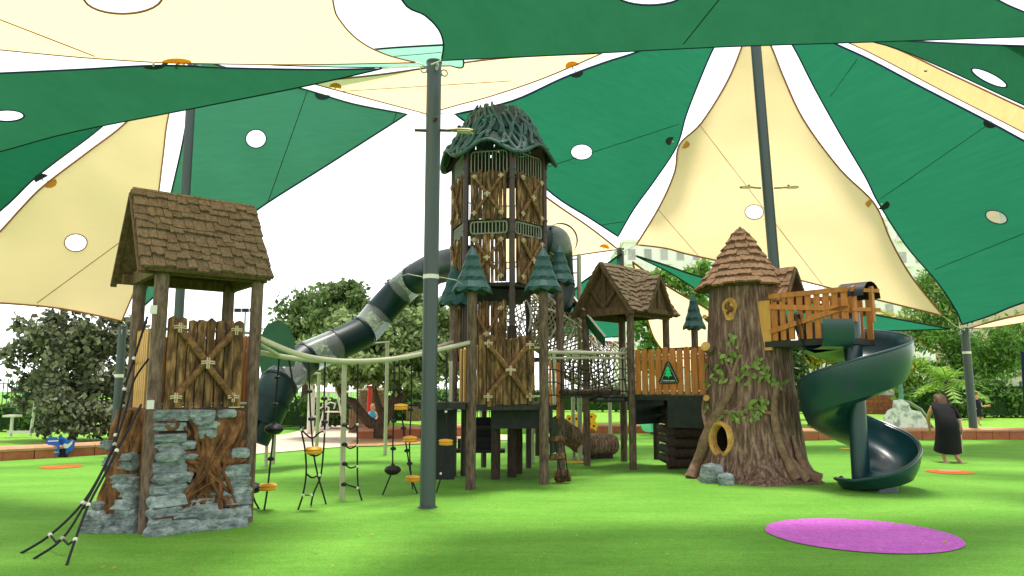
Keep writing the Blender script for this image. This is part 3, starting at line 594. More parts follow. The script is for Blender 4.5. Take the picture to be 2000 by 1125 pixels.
fr = lambda px, py, o=0.: PL(px, py, A+N*(bulge(py)+o), N)
st = [(333, 811, 54, 22), (330, 833, 48, 16), (331, 855, 46, 16), (338, 871, 56, 17), (332, 890, 42, 20), (345, 893, 56, 15), (331, 912, 50, 22), (331, 934, 48, 19), (330, 954, 50, 20), (326, 978, 50, 26), (322, 1000, 46, 20),
      (392, 810, 40, 20), (404, 830, 36, 16), (405, 848, 34, 18), (395, 822, 30, 14), (464, 884, 30, 20), (458, 918, 44, 22), (455, 940, 48, 22), (458, 960, 46, 20), (462, 978, 40, 18), (470, 1000, 26, 26), (440, 928, 30, 14), (430, 965, 44, 18),
      (392, 980, 40, 16), (378, 998, 70, 22), (340, 1030, 76, 26), (395, 1026, 66, 26), (440, 1022, 62, 26), (420, 1005, 60, 18), (312, 1022, 30, 18), (365, 868, 24, 16), (440, 808, 30, 16), (360, 960, 30, 24), (358, 930, 26, 20)]
for px, py, w_, h in st:
    c = fr(px, py, -.03+random.uniform(-.03, .03)); s_ = (c-CAM).length/F; stone(rw, c, U, N, w_*s_*1.02, random.uniform(.18, .28), h*s_*.8)
mb = MB(); rq = random.Random(12); strands = []
tops = [(372, 802), (384, 806), (428, 804), (440, 802), (452, 802), (462, 802), (472, 804), (478, 830), (478, 860), (476, 895), (342, 880), (356, 912), (340, 884), (400, 868), (446, 802), (458, 804), (468, 804), (432, 806)]
ends = [(308, 1024), (318, 1014), (345, 996), (356, 1012), (372, 990), (392, 984), (404, 980), (432, 1004), (446, 986), (462, 994), (472, 1006), (474, 962), (330, 1018), (362, 962), (352, 985), (424, 992), (456, 975), (385, 975)]
for k in range(44):
    t_ = tops[k % len(tops)]; e_ = ends[(k*5+3) % len(ends)]; wx, wy = rq.uniform(392, 440), rq.uniform(890, 932); m1 = (lerp(t_[0], wx, .5)+rq.uniform(-10, 10), lerp(t_[1], wy, .5)+rq.uniform(-8, 8)); m2 = (lerp(wx, e_[0], .5)+rq.uniform(-8, 8), lerp(wy, e_[1], .5)+rq.uniform(-6, 6)); o1 = rq.uniform(.0, .10)
    strands.append(([(t_[0]+rq.uniform(-5, 5), t_[1], .0), m1+(o1*.8,), (wx, wy, o1+.02), m2+(o1,), (e_[0]+rq.uniform(-6, 6), e_[1]+rq.uniform(-5, 3), .05)], (rq.uniform(.03, .05), rq.uniform(.014, .028))))
strands += [([(322, 826, .07), (334, 838, .1), (348, 832, .08), (340, 822, .07), (326, 824, .07)], (.022, .018)), ([(358, 832, .06), (370, 846, .09), (362, 854, .07)], (.02, .022)), ([(445, 802, -.04), (440, 850, -.03), (420, 900, -.02), (405, 940, -.02), (395, 970, .0)], (.09, .1)), ([(470, 802, -.05), (465, 850, -.04), (445, 895, -.03), (425, 935, -.02)], (.07, .09))]
tubes(mb, strands, lambda a, b, o: fr(a, b, o-.01))
mb.build('root_casting', 'root', rw, True)
sw = part_at('rock_wall', lt, (A+C4)/2+NL*.3)
MB().box((A+C4)/2+V(0, 0, ZD/2), N*(S/2-.07), NL*.05, V(0, 0, ZD/2)).build('backing', 'root', sw)
def sd_(px, py, o=0): return P(px, py, 8.72-o+(1040-py)*.0008)
for px, py, w_, h in [(262, 892, 28, 14), (262, 908, 26, 14), (248, 936, 36, 18), (256, 952, 40, 16), (264, 968, 30, 18), (252, 984, 44, 18), (262, 1002, 40, 20), (200, 1002, 34, 14), (196, 1018, 40, 14), (190, 1034, 42, 14), (228, 1034, 46, 16), (262, 1024, 40, 20), (222, 1012, 30, 16), (204, 986, 20, 12), (268, 940, 20, 16), (222, 868, 18, 14), (262, 1038, 36, 14), (226, 900, 16, 16)]:
    c = sd_(px, py); s_ = c.y/F; stone(sw, c, V(.9, -.3, 0).normalized(), V(-.3, -.9, 0).normalized(), w_*s_*1.1, .3, h*s_*1.1)
mb = MB(); strands = []
for k in range(20):
    x0 = rq.uniform(232, 280); x3 = rq.uniform(198, 244); strands.append(([(x0, 801), (lerp(x0, x3, .3)+rq.uniform(-14, 14), 858+rq.uniform(-10, 10)), (lerp(x0, x3, .6)+rq.uniform(-14, 14), 915+rq.uniform(-10, 10)), (x3+rq.uniform(-10, 10), 975), (x3+rq.uniform(-8, 14), rq.uniform(1000, 1036))], (rq.uniform(.035, .055), rq.uniform(.02, .035))))
tubes(mb, strands, lambda a, b: sd_(a, b, .06+.05*noise.noise((a*.05, b*.03, 1))))
mb.build('root_casting', 'root', sw, True)
# climbing net hanging off its left side
cn = thing('climbing_net', 'black rope climbing net slanting down from the stone tower to the turf', 'rope net', G(110, 1090))
def nrope(pts, last):
    g = G(*last); ps = pts+[last]; return [P(x, y, lerp(8.75, g.y, max(0, min(1, (y-620)/(last[1]-620)))**1.6)) for x, y in ps]
R1 = nrope([(288, 618), (262, 700), (243, 760), (226, 850), (207, 905), (162, 982), (98, 1045)], (40, 1081)); R2 = nrope([(291, 700), (262, 742), (246, 800), (224, 868), (203, 915), (166, 984), (122, 1052)], (65, 1092)); R3 = nrope([(276, 790), (250, 840), (228, 880), (207, 922), (173, 986), (147, 1054)], (130, 1104))
R4 = nrope([(268, 700), (258, 722), (270, 745), (255, 770), (247, 790), (270, 812)], (262, 870))[:6]
for r_ in (R1, R2, R3, R4): MB().tube(catmull(r_, 4), .013, 6).build('rope', 'rope_dark', cn, True)
for a, b in ((R1[6], R2[6]), (R2[6], R3[5]), (R1[5], R2[5]), (R2[5], R3[4]), (R1[3], R2[3]), (R2[3], R3[2]), (R1[1], R4[1]), (R1[2], R4[4])):
    MB().tube([a, (a+b)/2-V(0, 0, .05), b], .011, 6).build('cross_rope', 'rope_dark', cn, True)
    for e_ in (a, b): MB().ball(e_, .024, 6).build('clamp', 'white_metal', cn)
# ------------------------------------------------------------------ tall central tower
def G2(px, py): g = G(px, py); return g
pa, pb, pf, pd = G(919, 956), G(1063, 946), G(883, 931), G(1012, 925)
pc, pe = G(968, 936), G(1096, 919)
HC = V(-.28, 14.85, 0); HR = .95; AL = radians(19)
HV = [HC+V(HR*sin(AL+radians(60*k)), -HR*cos(AL+radians(60*k)), 0) for k in (0, -1, 1, -2, 2, 3)]    # near, left, right, far left, far right, back
HV[0].x = .0
tw = thing('tall_play_tower', 'tall six sided wooden play tower with woven green crown roof', 'play tower', V(-.2, 13.8, 0))
ZT = ZY(14.2, 292)
for k, v in enumerate(HV):
    post(tw, v.x, v.y, 0, ZT+.15, .058, 'pipe_brown', 'tower_post')
    if k < 3:
        for py in (330, 346, 432, 452, 557, 575):
            MB().lathe((v.x, v.y, ZY(v.y, py)-.015), [(.072, 0), (.072, .03)], 14).build('collar', 'pipe_brown', tw)
post(tw, HV[0].x, HV[0].y, 0, ZY(HV[0].y, 636), .085, 'dark_post', 'post_sleeve')
def hexface(i, j): a, b = HV[i], HV[j]; u = (b-a).normalized(); n_ = V(u.y, -u.x, 0); n_ = n_ if n_.dot(a+b-HC*2) > 0 else -n_; return a, b, u, n_
def grille(parent, a, b, z0, z1, k, name='bar_grille', r=.011, mat='grille_metal'):
    g = part_at(name, parent, (a+b)/2+V(0, 0, z0)); u = (b-a).normalized(); cr = min(.07, (z1-z0)*.25); pts = []
    for cx, cz, a0 in ((a+u*cr, z0+cr, pi), (b-u*cr, z0+cr, 1.5*pi), (b-u*cr, z1-cr, 0), (a+u*cr, z1-cr, .5*pi)):
        for t in range(4): an = a0+t*pi/6; pts.append(V(cx.x, cx.y, cz)+u*cr*cos(an)+V(0, 0, cr*sin(an)))
    MB().tube(pts, r*1.25, 6, closed=True).build('frame', mat, g)
    for i in range(1, k): c = lerp(a, b, i/k); MB().tube([V(c.x, c.y, z0), V(c.x, c.y, z1)], r*.85, 5).build('bar', mat, g)
    return g
def level(Yr, top, bot): return ZY(Yr, bot), ZY(Yr, top)
for i, j, k in ((1, 0, 9), (0, 2, 8), (3, 1, 8)):
    a, b, u, n_ = hexface(i, j); a1, b1 = a+u*.1, b-u*.1; w_ = (b1-a1).length
    for t_, b_ in ((337, 430), (460, 553)):
        z0, z1 = level(14.1, b_ and t_, b_); plank_panel(tw, a1, u, n_, w_, z0, z1, k, .045, br=.032, gap=.14, off=.03, ragged=.04)
    if (i, j) != (0, 2): z0, z1 = level(14.1, 588, 720); plank_panel(tw, a1, u, n_, w_, z0, z1, k, .045, br=.032, gap=.14, off=.03, ragged=.04)
    z0, z1 = level(14.1, 297, 344); grille(tw, a1, b1, z0, z1, 10)
    z0, z1 = level(14.1, 434, 457); grille(tw, a1, b1, z0, z1, 10, r=.014)
for i, j in ((2, 4), (4, 5), (5, 3)):
    a, b, u, n_ = hexface(i, j); a1, b1 = a+u*.1, b-u*.1
    for t_, b_ in ((300, 346), (385, 430), (500, 553)):
        z0, z1 = level(14.9, t_, b_); grille(tw, a1, b1, z0, z1, 8)
for i, j in ((2, 4), (4, 5), (5, 3)):
    a, b, u, n_ = hexface(i, j); MB().box((a+b)/2+V(0, 0, ZY(14.9, 318)), u*(b-a).length*.5, n_*.02, V(0, 0, .34)).build('back_panel', 'dark_post', tw)
for py in (432, 556, 700):
    z = ZY(14.1, py); MB().add([v+V(0, 0, z-.035) for v in [HV[q] for q in (0, 2, 4, 5, 3, 1)]]+[v+V(0, 0, z+.035) for v in [HV[q] for q in (0, 2, 4, 5, 3, 1)]], [(0, 1, 2, 3, 4, 5), (11, 10, 9, 8, 7, 6)]+[(q, q+6, (q+1) % 6+6, (q+1) % 6) for q in range(6)]).build('floor', 'deck', tw)
z5 = ZY(14.1, 556)
MB().lathe(HC+V(0, 0, z5-.28), [(.5, 0), (.7, .22)], 6, rot=.33).build('floor_frame', 'deck', tw)
# woven crown: lobed shell with holes, branch ribs over it
cr = part_at('crown_roof', tw, HC+V(0, 0, ZT)); zt, zb_ = ZY(14.6, 214), ZY(14.3, 300); n = 84; rows = 22; pts = []
def crown(t, a):
    t, tt = max(t, 0), t
    lob = .5+.5*cos(6*(a-(AL-pi/2)))                           # 1 at the posts
    r = lerp(.50, 1.06, t**.85)+.12*max(0, t-.7)/.3*(.4+.6*lob); z = lerp(zt, zb_, t**1.05)-.5*(lob-.45)*max(0, t-.4)**1.3+.035*(1-t)**3*cos(18*a)-min(0, tt)*1.6
    return HC+V(r*cos(a), r*sin(a), z)
mb = MB(); mb.add([crown(i/rows, 2*pi*k/n)+(crown(i/rows, 2*pi*k/n)-HC-V(0, 0, zb_-1)).normalized()*.03*noise.noise((k*.5, i*.6, 1)) for i in range(rows+1) for k in range(n)],
    [(i*n+k, i*n+(k+1) % n, (i+1)*n+(k+1) % n, (i+1)*n+k) for i in range(rows) for k in range(n) if not (i > 1 and i < 17 and noise.noise((k*.42, i*.75, 5.5)) > .42)])
mb.build('shell', 'crown_shell', cr, True)
r_ = random.Random(5)
for k in range(54):
    a0 = 2*pi*k/54+r_.uniform(-.05, .05); pts = []; am = r_.uniform(.06, .2)*r_.choice((-1, 1)); ph = r_.uniform(0, 6); t0 = r_.choice((-.02, 0, -.01, .25)); t1 = r_.choice((1., .97, .75))
    for i in range(15):
        t = lerp(t0, t1, i/14); a = a0+am*sin(ph+t*5); p = crown(t, a); pts.append(p+(V(p.x-HC.x, p.y-HC.y, .35)).normalized()*(.018+.02*sin(i*1.7+k)))
    MB().tube(pts, [r_.uniform(.018, .026)+.02*(i/14) for i in range(15)], 7).build('branch', 'crown_green', cr, True)
for k in range(6):                                            # thick rolled rim arches between the posts
    a0 = AL-pi/2+k*pi/3; pts = []
    for i in range(13):
        t = i/12; a = a0+t*pi/3; p = crown(1, a); pts.append(p+V(cos(a), sin(a), 0)*.01)
    MB().tube(pts, [.05-.018*sin(pi*i/12) for i in range(13)], 8).build('rim_arch', 'crown_green', cr, True)
    for s_ in (-1, 1):
        q = [crown(t, a0+s_*(pi/6)*(1-t)**.8) for t in [.45+.55*i/8 for i in range(9)]]; MB().tube([p+(p-HC).normalized()*.02 for p in q], [.02+.025*i/8 for i in range(9)], 7).build('branch', 'crown_green', cr, True)
# front platform: four bark posts, deck, X-braced panel
for p_, z1, r_ in ((pa, 570, .083), (pb, 570, .083), (pe, 548, .08), (pf, 596, .08)): post(tw, p_.x, p_.y, 0, ZY(p_.y, z1), r_)
for p_ in (pc, pd): post(tw, p_.x, p_.y, 0, ZY(p_.y, 790), .085, 'dark_post')
for px, py, tp in ((1000, 905, 800), (1050, 890, 800), (1180/1.18, 886, 812)): p_ = G(px, py); post(tw, p_.x, p_.y, 0, ZY(p_.y, tp), .06, 'dark_post')
ZP = ZY(12.2, 789)
mb = MB().poly([V(pa.x, pa.y, ZP-.06), V(pb.x, pb.y, ZP-.06), V(pe.x, pe.y, ZP-.06), V(pd.x+.2, pd.y+1.2, ZP-.06), V(pf.x, pf.y+1.2, ZP-.06), V(pf.x, pf.y, ZP-.06)], .1, (0, 0, 1)); mb.build('deck', 'deck', tw)
UP = (pb-pa).normalized(); NP = V(UP.y, -UP.x, 0)
a_ = PL(931, 720, pa, NP); b_ = PL(1041, 720, pa, NP); a_.z = b_.z = 0
plank_panel(tw, a_, UP, NP, (b_-a_).length, PL(985, 791, pa, NP).z, PL(985, 657, pa, NP).z, 7, .06, br=.045, gap=.06, off=.03, ragged=.045)
plank(tw, SLY, pa+UP*.13, UP, NP, ZP, ZP+.95, .06, .03, 'slat')
for z in (ZP+.12, ZP+.95): MB().tube([pa+V(0, 0, z), pb+V(0, 0, z)], .018, 8).build('rail_pipe', 'pipe_beige', tw)
UF = (pf-pa).normalized(); NF = V(-UF.y*-1, UF.x*-1, 0); NF = V(-abs(UF.y), -abs(UF.x), 0).normalized()
for t in (.35, .55): plank(tw, SLY, lerp(pa, pf, t), UF, NF, ZP, ZP+.95, .11, .03, 'slat')
for t in (.75, .86): MB().tube([lerp(pa, pf, t)+V(-.1, 0, ZP), lerp(pa, pf, t)+V(-.1, 0, ZP+.75)], .02, 8).build('upright_pipe', 'pipe_beige', tw)
UE = (pe-pb).normalized()
for t, z0 in ((.2, ZP-.35), (.36, ZP-.4), (.78, ZP-.45), (.9, ZP-.3)): plank(tw, SLO, lerp(pb, pe, t), UE, V(UE.y, -UE.x, 0), z0, ZP+.75, .1, .03, 'slat')
for t in (.5, .62): MB().tube([lerp(pb, pe, t)+V(0, -.05, ZP-.05), lerp(pb, pe, t)+V(0, -.05, ZP+.9), lerp(pb, pe, t)+V(.05, -.02, ZP+1.0)], .02, 8).build('handle_pipe', 'pipe_beige', tw)
MB().box((pb+pe)/2+V(.02, .05, ZP-.62), UE*.45, V(UE.y, -UE.x, 0)*.02, V(0, 0, .3)).build('climb_panel', 'dark_panel', tw)
q = G(1018, 930); MB().box(V((pc.x+pb.x)/2+.05, 13.3, ZP-.25), V(.55, .1, 0), V(0, .03, 0), V(0, 0, .2)).build('fascia_panel', 'dark_panel', tw)
# left wing of the deck behind the front pole and its dark net screen
q0, q1 = G(848, 938), pf
dk = MB().box(P(868, 791, 12.6), V(.38, 0, 0), V(0, .5, 0), V(0, 0, .05)).build('side_deck', 'deck', tw)
MB().box(P(866, 868, 13.2)+V(0, 0, .0), V(.2, 0, 0), V(0, .02, 0), V(0, 0, .6)).build('screen_panel', 'dark_panel', tw)
# steps of the transfer stair under the deck
stp = part_at('stair', tw, G(935, 900)); 
for i, (py, Y, w_) in enumerate(((880, 14.6, .62), (857, 14.9, .5), (836, 15.2, .5))): 
    c = P(930 if i == 0 else 945, py, Y); MB().box(c, V(w_*.9 if i == 0 else w_*.62, 0, 0), V(0, .2, 0), V(0, 0, .03)).build('tread', 'deck', stp); MB().box(c+V(0, .2, .11), V(w_*.6, 0, 0), V(0, .012, 0), V(0, 0, .1)).build('riser', 'black', stp)
for px in (908, 963): 
    c = P(px, 870, 14.6); MB().tube([V(c.x, c.y, .0), V(c.x, c.y, 1.15), V(c.x+.05, c.y+.25, 1.3), V(c.x+.05, c.y+.6, 1.5)], .022, 8).build('hand_rail', 'pipe_beige', stp)
g = grille(tw, P(932, 800, 16.2)*1, P(962, 800, 16.2)*1, ZY(16.2, 818), ZY(16.2, 785), 5)
# little green treetops on the posts
def treetop(parent, c, z0, R, H, seed=0, tiers=4, mat='cap_green'):
    o = None
    for i in range(tiers):
        f0 = i/tiers; zb = z0+H*(f0*.98); rb = R*(1, .74, .53, .36)[i]; ht = H*.27; rt = R*(.62, .44, .29, .05)[i]; n = 16; vs = []
        for k in range(n):
            a = 2*pi*k/n+.2; rr = rb*(1.0 if k % 2 == 0 else .88); vs.append((c.x+rr*cos(a), c.y+rr*sin(a), zb-(.05*R/.34 if k % 2 == 0 else 0)))
        for k in range(n): a = 2*pi*k/n+.2; vs.append((c.x+rb*.93*cos(a), c.y+rb*.93*sin(a), zb+.035))
        for k in range(n): a = 2*pi*k/n+.2; vs.append((c.x+rt*cos(a), c.y+rt*sin(a), zb+ht))
        fs = [(j*n+k, j*n+(k+1) % n, (j+1)*n+(k+1) % n, (j+1)*n+k) for j in range(2) for k in range(n)]+[tuple(range(n-1, -1, -1)), tuple(2*n+k for k in range(n))]
        mb = MB().add(vs, fs); x = mb.build('treetop_cap' if i == 0 else 'cap_tier', mat, parent if i == 0 else o)
        if i == 0: o = x
    return o
for p_, top, bot, rx in ((pa, 482, 568, 41), (pb, 484, 566, 39), (pe, 478, 552, 33), (pf, 520, 594, 34)):
    z0, z1 = ZY(p_.y, bot), ZY(p_.y, top); treetop(tw, p_, z0, rx/F*p_.y, z1-z0)
# rope ladder with wooden rungs on the right flank
rl = thing('plank_rope_ladder', 'slanting rope ladder with three short wooden planks right of the braced panel', 'rope ladder', G(1100, 938))
L0, L1 = [(1082, 845), (1088, 890), (1100, 940)], [(1098, 842), (1103, 880), (1110, 934)]
for L in (L0, L1): MB().tube([P(x, y, lerp(13.2, 12.9, i/2)) for i, (x, y) in enumerate(L)], .012, 6).build('rope', 'rope_dark', rl)
for (px, py, t) in ((1084, 858, .1), (1089, 892, .1), (1098, 930, .5)):
    c = P(px, py, 13.05); MB().box(c, V(.13, -.03, .02), V(.03, .06, -.03*t*4), V(0, .02, .045)).build('rung_plank', 'plank', rl)
# ------------------------------------------------------------------ green and clear tube slide
ts = thing('tube_slide', 'dark green tube slide with clear sections winding down left of the tall tower', 'slide', G(560, 880))
cl = [(928, 512, 15.0), (890, 516, 15.6), (852, 524, 16.4), (812, 545, 17.0), (780, 570, 17.3), (742, 611, 17.3), (710, 647, 17.0), (657, 674, 16.6), (598, 700, 16.1), (570, 724, 15.7), (545, 752, 15.3), (527, 783, 15.1), (508, 822, 15.0), (490, 858, 14.9)]
TP = [P(*c) for c in cl]; TR = .36
segs = [(0, 3, 'tube_green'), (3, 4, 'clear'), (4, 5, 'tube_green'), (5, 6, 'clear'), (6, 7, 'tube_green'), (7, 8, 'clear'), (8, 9, 'tube_green'), (9, 10, 'clear'), (10, 11, 'tube_green'), (11, 12, 'tube_green')]
fine = catmull(TP, 8)
for a, b, m in segs:
    pts = fine[a*8:b*8+1]; MB().tube(pts, TR if a < 8 else [lerp(TR, .405, min(1, (a-8+q_/8)/3)) for q_ in range(len(pts))], 28, cap=False).build('clear_section' if m == 'clear' else 'tube_section', m, ts, True)
for i in range(13):
    p_ = fine[i*8]; d_ = (fine[min(i*8+1, len(fine)-1)]-fine[max(i*8-1, 0)]).normalized()
    if i in (1,): continue
    MB().tube([p_-d_*.025, p_+d_*.025], lerp(TR, .405, min(1, max(0, i-8)/3))+.02, 28, cap=False).build('flange', 'tube_green', ts, True)
ex = fine[96:]; rows = []                                      # open exit chute
for i, p_ in enumerate(ex):
    d_ = (ex[min(i+1, len(ex)-1)]-ex[max(i-1, 0)]).normalized(); s_ = d_.cross(V(0, 0, 1)).normalized(); up = s_.cross(d_); rows.append([p_+s_*TR*cos(a)+up*TR*sin(a) for a in [pi-.25+(pi+.5)*k/14 for k in range(15)]])
MB().grid(rows).build('exit_chute', 'tube_green', ts, True)
pn = [(505, 700), (508, 660), (520, 636), (540, 626), (560, 634), (573, 658), (578, 692), (575, 716), (548, 716), (530, 724), (512, 738)]
MB().poly([P(x, y, 15.2-(x-540)*.006) for x, y in pn], .03, (.2, -1, .1)).build('shade_panel', 'panel_green', ts)
for px, pyb, pyt, tpx, tpy, Y in ((752, 889, 668, 705, 673, 17.0), (618, 886, 730, 604, 728, 16.2), (533, 906, 800, 528, 800, 15.1)):
    g = G(px, pyb); MB().tube([V(g.x, g.y, 0), V(g.x, g.y, ZY(g.y, pyt)), P(tpx, tpy, (g.y+Y)/2)], .045, 10).build('support_pole', 'pipe_beige', ts, True)
g = G(519, 911); MB().tube([V(g.x-.28, g.y, .52), V(g.x-.08, g.y, .55), V(g.x, g.y, .45), V(g.x, g.y, 0)], .035, 10).build('support_pole', 'pipe_beige', ts, True)
# second slide elbow with a clear dome on the tower's right flank
el = thing('elbow_tube_slide', 'dark green tube slide elbow with clear dome on the right of the tall tower', 'slide', V(P(1105, 860, 16.5).x, 16.5, 0))
ep = [P(1035, 476, 15.4), P(1060, 470, 15.6), P(1082, 470, 16.0), P(1090, 486, 16.6), P(1093, 530, 17.0), P(1096, 575, 16.9), P(1085, 610, 16.5), P(1068, 640, 16.3)]
MB().tube(catmull(ep, 6), .32, 26).build('tube_section', 'tube_green', el, True)
dc = P(1094, 470, 15.58); MB().tube([dc+V(.0, -.02, 0), dc+V(.02, -.14, 0)], .36, 28, cap=False).build('dome_ring', 'slide_green', el, True)
mb = MB(); rows = []
for i in range(7): a = i/6*pi/2; rows.append([dc+V(.02, -.1, 0)+V(.33*cos(a)*cos(t), -.16*sin(a), .33*cos(a)*sin(t)) for t in [2*pi*k/24 for k in range(25)]])
mb.grid(rows).build('clear_dome', 'clear', el, True)
MB().tube([V(P(1131, 760, 17).x, 17, 0), P(1131, 497, 17)], .055, 10).build('support_pole', 'pipe_beige', el)
for py in (505, 532): MB().tube([P(1105, py+3, 16.9), P(1131, py, 17)], .022, 8).build('bracket_arm', 'pipe_beige', el)
sl_ = [P(1120, 592, 16.6), P(1140, 618, 16.2), P(1162, 646, 15.9), P(1180, 668, 15.8)]
for o_ in (-.22, .22): MB().tube([p_+V(0, o_, .1) for p_ in catmull(sl_, 4)], .025, 8).build('side_rail', 'white_metal', el)
rows = [[p_+V(0, y, z) for y, z in ((-.22, .1), (-.18, -.08), (0, -.12), (.18, -.08), (.22, .1))] for p_ in catmull(sl_, 4)]; MB().grid(rows).build('chute', 'panel_green', el, True)
# ------------------------------------------------------------------ cream net tunnel behind the tower
nt_ = thing('net_tunnel', 'cream rope net tunnel on white hoops right of the tall tower', 'net tunnel', V(1.0, 16.8, 0))
npth = catmull([P(1000, 622, 15.9), P(1040, 625, 16.3), P(1085, 650, 16.8), P(1120, 690, 17.3), P(1165, 712, 17.8), P(1215, 716, 18.3)], 8); NR = .6; m = len(npth); fr_ = []
for i in range(m):
    d_ = (npth[min(i+1, m-1)]-npth[max(i-1, 0)]).normalized(); s_ = d_.cross(V(0, 0, 1)).normalized(); fr_.append((npth[i], s_, s_.cross(d_)))
def npt(t, a):
    i = max(0, min(m-1.001, t)); k = int(i); f = i-k; p_ = lerp(fr_[k][0], fr_[k+1][0], f); return p_+fr_[k][1]*NR*cos(a)+fr_[k][2]*NR*sin(a)
for i in range(0, m, 5): MB().tube([npt(i, 2*pi*k/20) for k in range(20)], .022, 6, closed=True).build('hoop', 'white_metal', nt_, True)
mb = MB()
for s_ in (-1, 1):
    for k in range(22): mb.tube([npt(t, s_*t*.2+2*pi*k/22) for t in range(m)], .015, 4)
mb.build('net', 'rope_tan', nt_)
for a in (.3, 1.6, 2.9): MB().tube([npt(t, a) for t in range(0, m, 2)], .02, 6).build('spine_pipe', 'white_metal', nt_)
for i in (8, 24, 36): c = npth[min(i, m-1)]; MB().tube([V(c.x, c.y+.3, 0), V(c.x, c.y+.3, c.z-.35)], .045, 10).build('support_pole', 'pipe_beige', nt_)
# ------------------------------------------------------------------ rope course between the two towers
rc = thing('curved_rope_rail', 'pair of sagging pale pipes carrying the hanging ropes between the towers', 'pipe rail', G(672, 974))
fr1 = catmull([B+V(0, 0, ZY(B.y, 657)), P(580, 691, 9.6), P(650, 704, 10.1), P(720, 705, 10.6), P(790, 698, 11.1), P(850, 685, 11.5), V(pa.x, pa.y, ZY(pa.y, 668))], 6)
fr2 = catmull([B-N*.25+V(0, 0, ZY(B.y, 682)), P(560, 698, 10.1), P(630, 705, 10.7), P(700, 708, 11.2), P(760, 702, 11.7), P(820, 688, 12.3), V(pf.x, pf.y, ZY(pf.y, 668))], 6)
for f_ in (fr1, fr2): MB().tube(f_, .036, 10).build('rail_pipe', 'pipe_beige', rc, True)
g = G(668, 974); MB().tube([V(g.x, g.y, 0), P(673, 706, g.y)], .04, 12).build('support_pole', 'pipe_beige', rc, True)
MB().tube([P(500, 668, 9.4), P(545, 694, 9.9)], .025, 8).build('tie_pipe', 'pipe_beige', rc)
def hang(label, ropes, items, name='climbing_rope'):
    """ropes: pixel paths from the rail to the turf; items: (kind, x, y)"""
    last = ropes[0][-1]; g = G(*last); o = thing(name, label, 'climbing rope', g, 'ropes hanging between the two towers'); pth = []
    for r_ in ropes:
        ge = G(*r_[-1]).y if r_[-1][1] > 940 else g.y
        MB().tube(catmull([P(x, y, ge) for x, y in r_], 4), .0125, 6).build('rope', 'rope_dark', o, True)
    for kd, x, y in items:
        c = P(x, y, g.y)
        if kd == 'y': MB().lathe(c, [(.02, -.05), (.1, -.042), (.118, -.02), (.1, -.006), (.096, 0), (.1, .006), (.118, .02), (.1, .042), (.02, .055)], 18).build('yellow_disc', 'disc_yellow', o, True)
        if kd == 'b': MB().lathe(c, [(.02, -.075), (.08, -.062), (.125, -.02), (.13, .01), (.1, .05), (.03, .075), (.02, .1)], 16).build('black_pod', 'black', o, True)
        if kd == 'd': MB().lathe(c, [(.015, -.03), (.045, -.018), (.045, .01), (.016, .03)], 12).build('stopper', 'black', o, True)
        if kd == 'w': MB().ball(c, .022, 6).build('clamp', 'white_metal', o)
    return o
hang('hanging rope with a black pod above a yellow disc beside the stone tower', [[(546, 690), (540, 770), (535, 838), (529, 895), (523, 951), (516, 996)]], [('d', 542, 737), ('d', 538, 790), ('b', 535, 838), ('d', 529, 896), ('y', 523, 951)])
hang('short hanging rope with a black pod half hidden by the stone tower post', [[(500, 690), (497, 800), (492, 950), (506, 994)]], [('b', 493, 953), ('d', 498, 745)])
hang('black rope net with three strands and one yellow disc in the middle', [[(564, 700), (576, 770), (588, 838), (596, 880), (598, 925), (592, 965), (582, 996)], [(603, 700), (606, 800), (612, 880), (620, 925), (630, 960), (637, 985)], [(635, 705), (633, 790), (634, 842), (631, 890), (626, 930), (612, 965), (607, 990)], [(588, 838), (602, 852), (612, 855), (624, 845), (634, 842)], [(596, 880), (606, 888), (618, 890), (631, 882)], [(598, 925), (610, 933), (624, 927)], [(592, 967), (608, 968)]],
     [('y', 613, 880), ('d', 604, 764), ('d', 608, 818), ('d', 634, 824), ('d', 633, 778), ('w', 588, 840), ('w', 634, 843), ('w', 624, 928), ('w', 608, 967), ('w', 592, 967)], 'rope_net_climber')
hang('black rope ladder strung beside the pale support pole', [[(699, 706), (698, 800), (698, 880), (699, 945), (707, 978)], [(673, 829), (684, 838), (698, 828)], [(673, 868), (684, 876), (698, 869)], [(673, 906), (684, 914), (698, 910)], [(672, 945), (698, 953)]], [('d', 673, 830), ('d', 673, 868), ('d', 673, 906), ('d', 672, 946), ('w', 698, 829), ('w', 698, 870), ('w', 698, 911), ('w', 699, 953)], 'rope_ladder')
hang('hanging rope with one black pod left of the paired yellow disc ropes', [[(770, 700), (769, 800), (767, 875), (766, 917), (756, 945), (747, 967)]], [('d', 770, 760), ('d', 769, 822), ('d', 768, 876), ('b', 767, 918)])
hang('pair of hanging ropes with three yellow discs beside the front pole', [[(779, 703), (783, 795), (789, 840), (795, 880), (803, 930), (815, 964)], [(804, 700), (803, 800), (800, 858), (801, 905), (806, 955)]], [('y', 783, 795), ('y', 801, 858), ('y', 806, 935), ('d', 788, 836), ('d', 795, 880), ('d', 802, 800), ('d', 800, 905)])
hang('hanging rope with one yellow disc right of the front pole', [[(872, 690), (872, 780), (871, 862), (866, 915), (852, 962)]], [('y', 871, 864), ('w', 871, 804), ('w', 861, 925)])
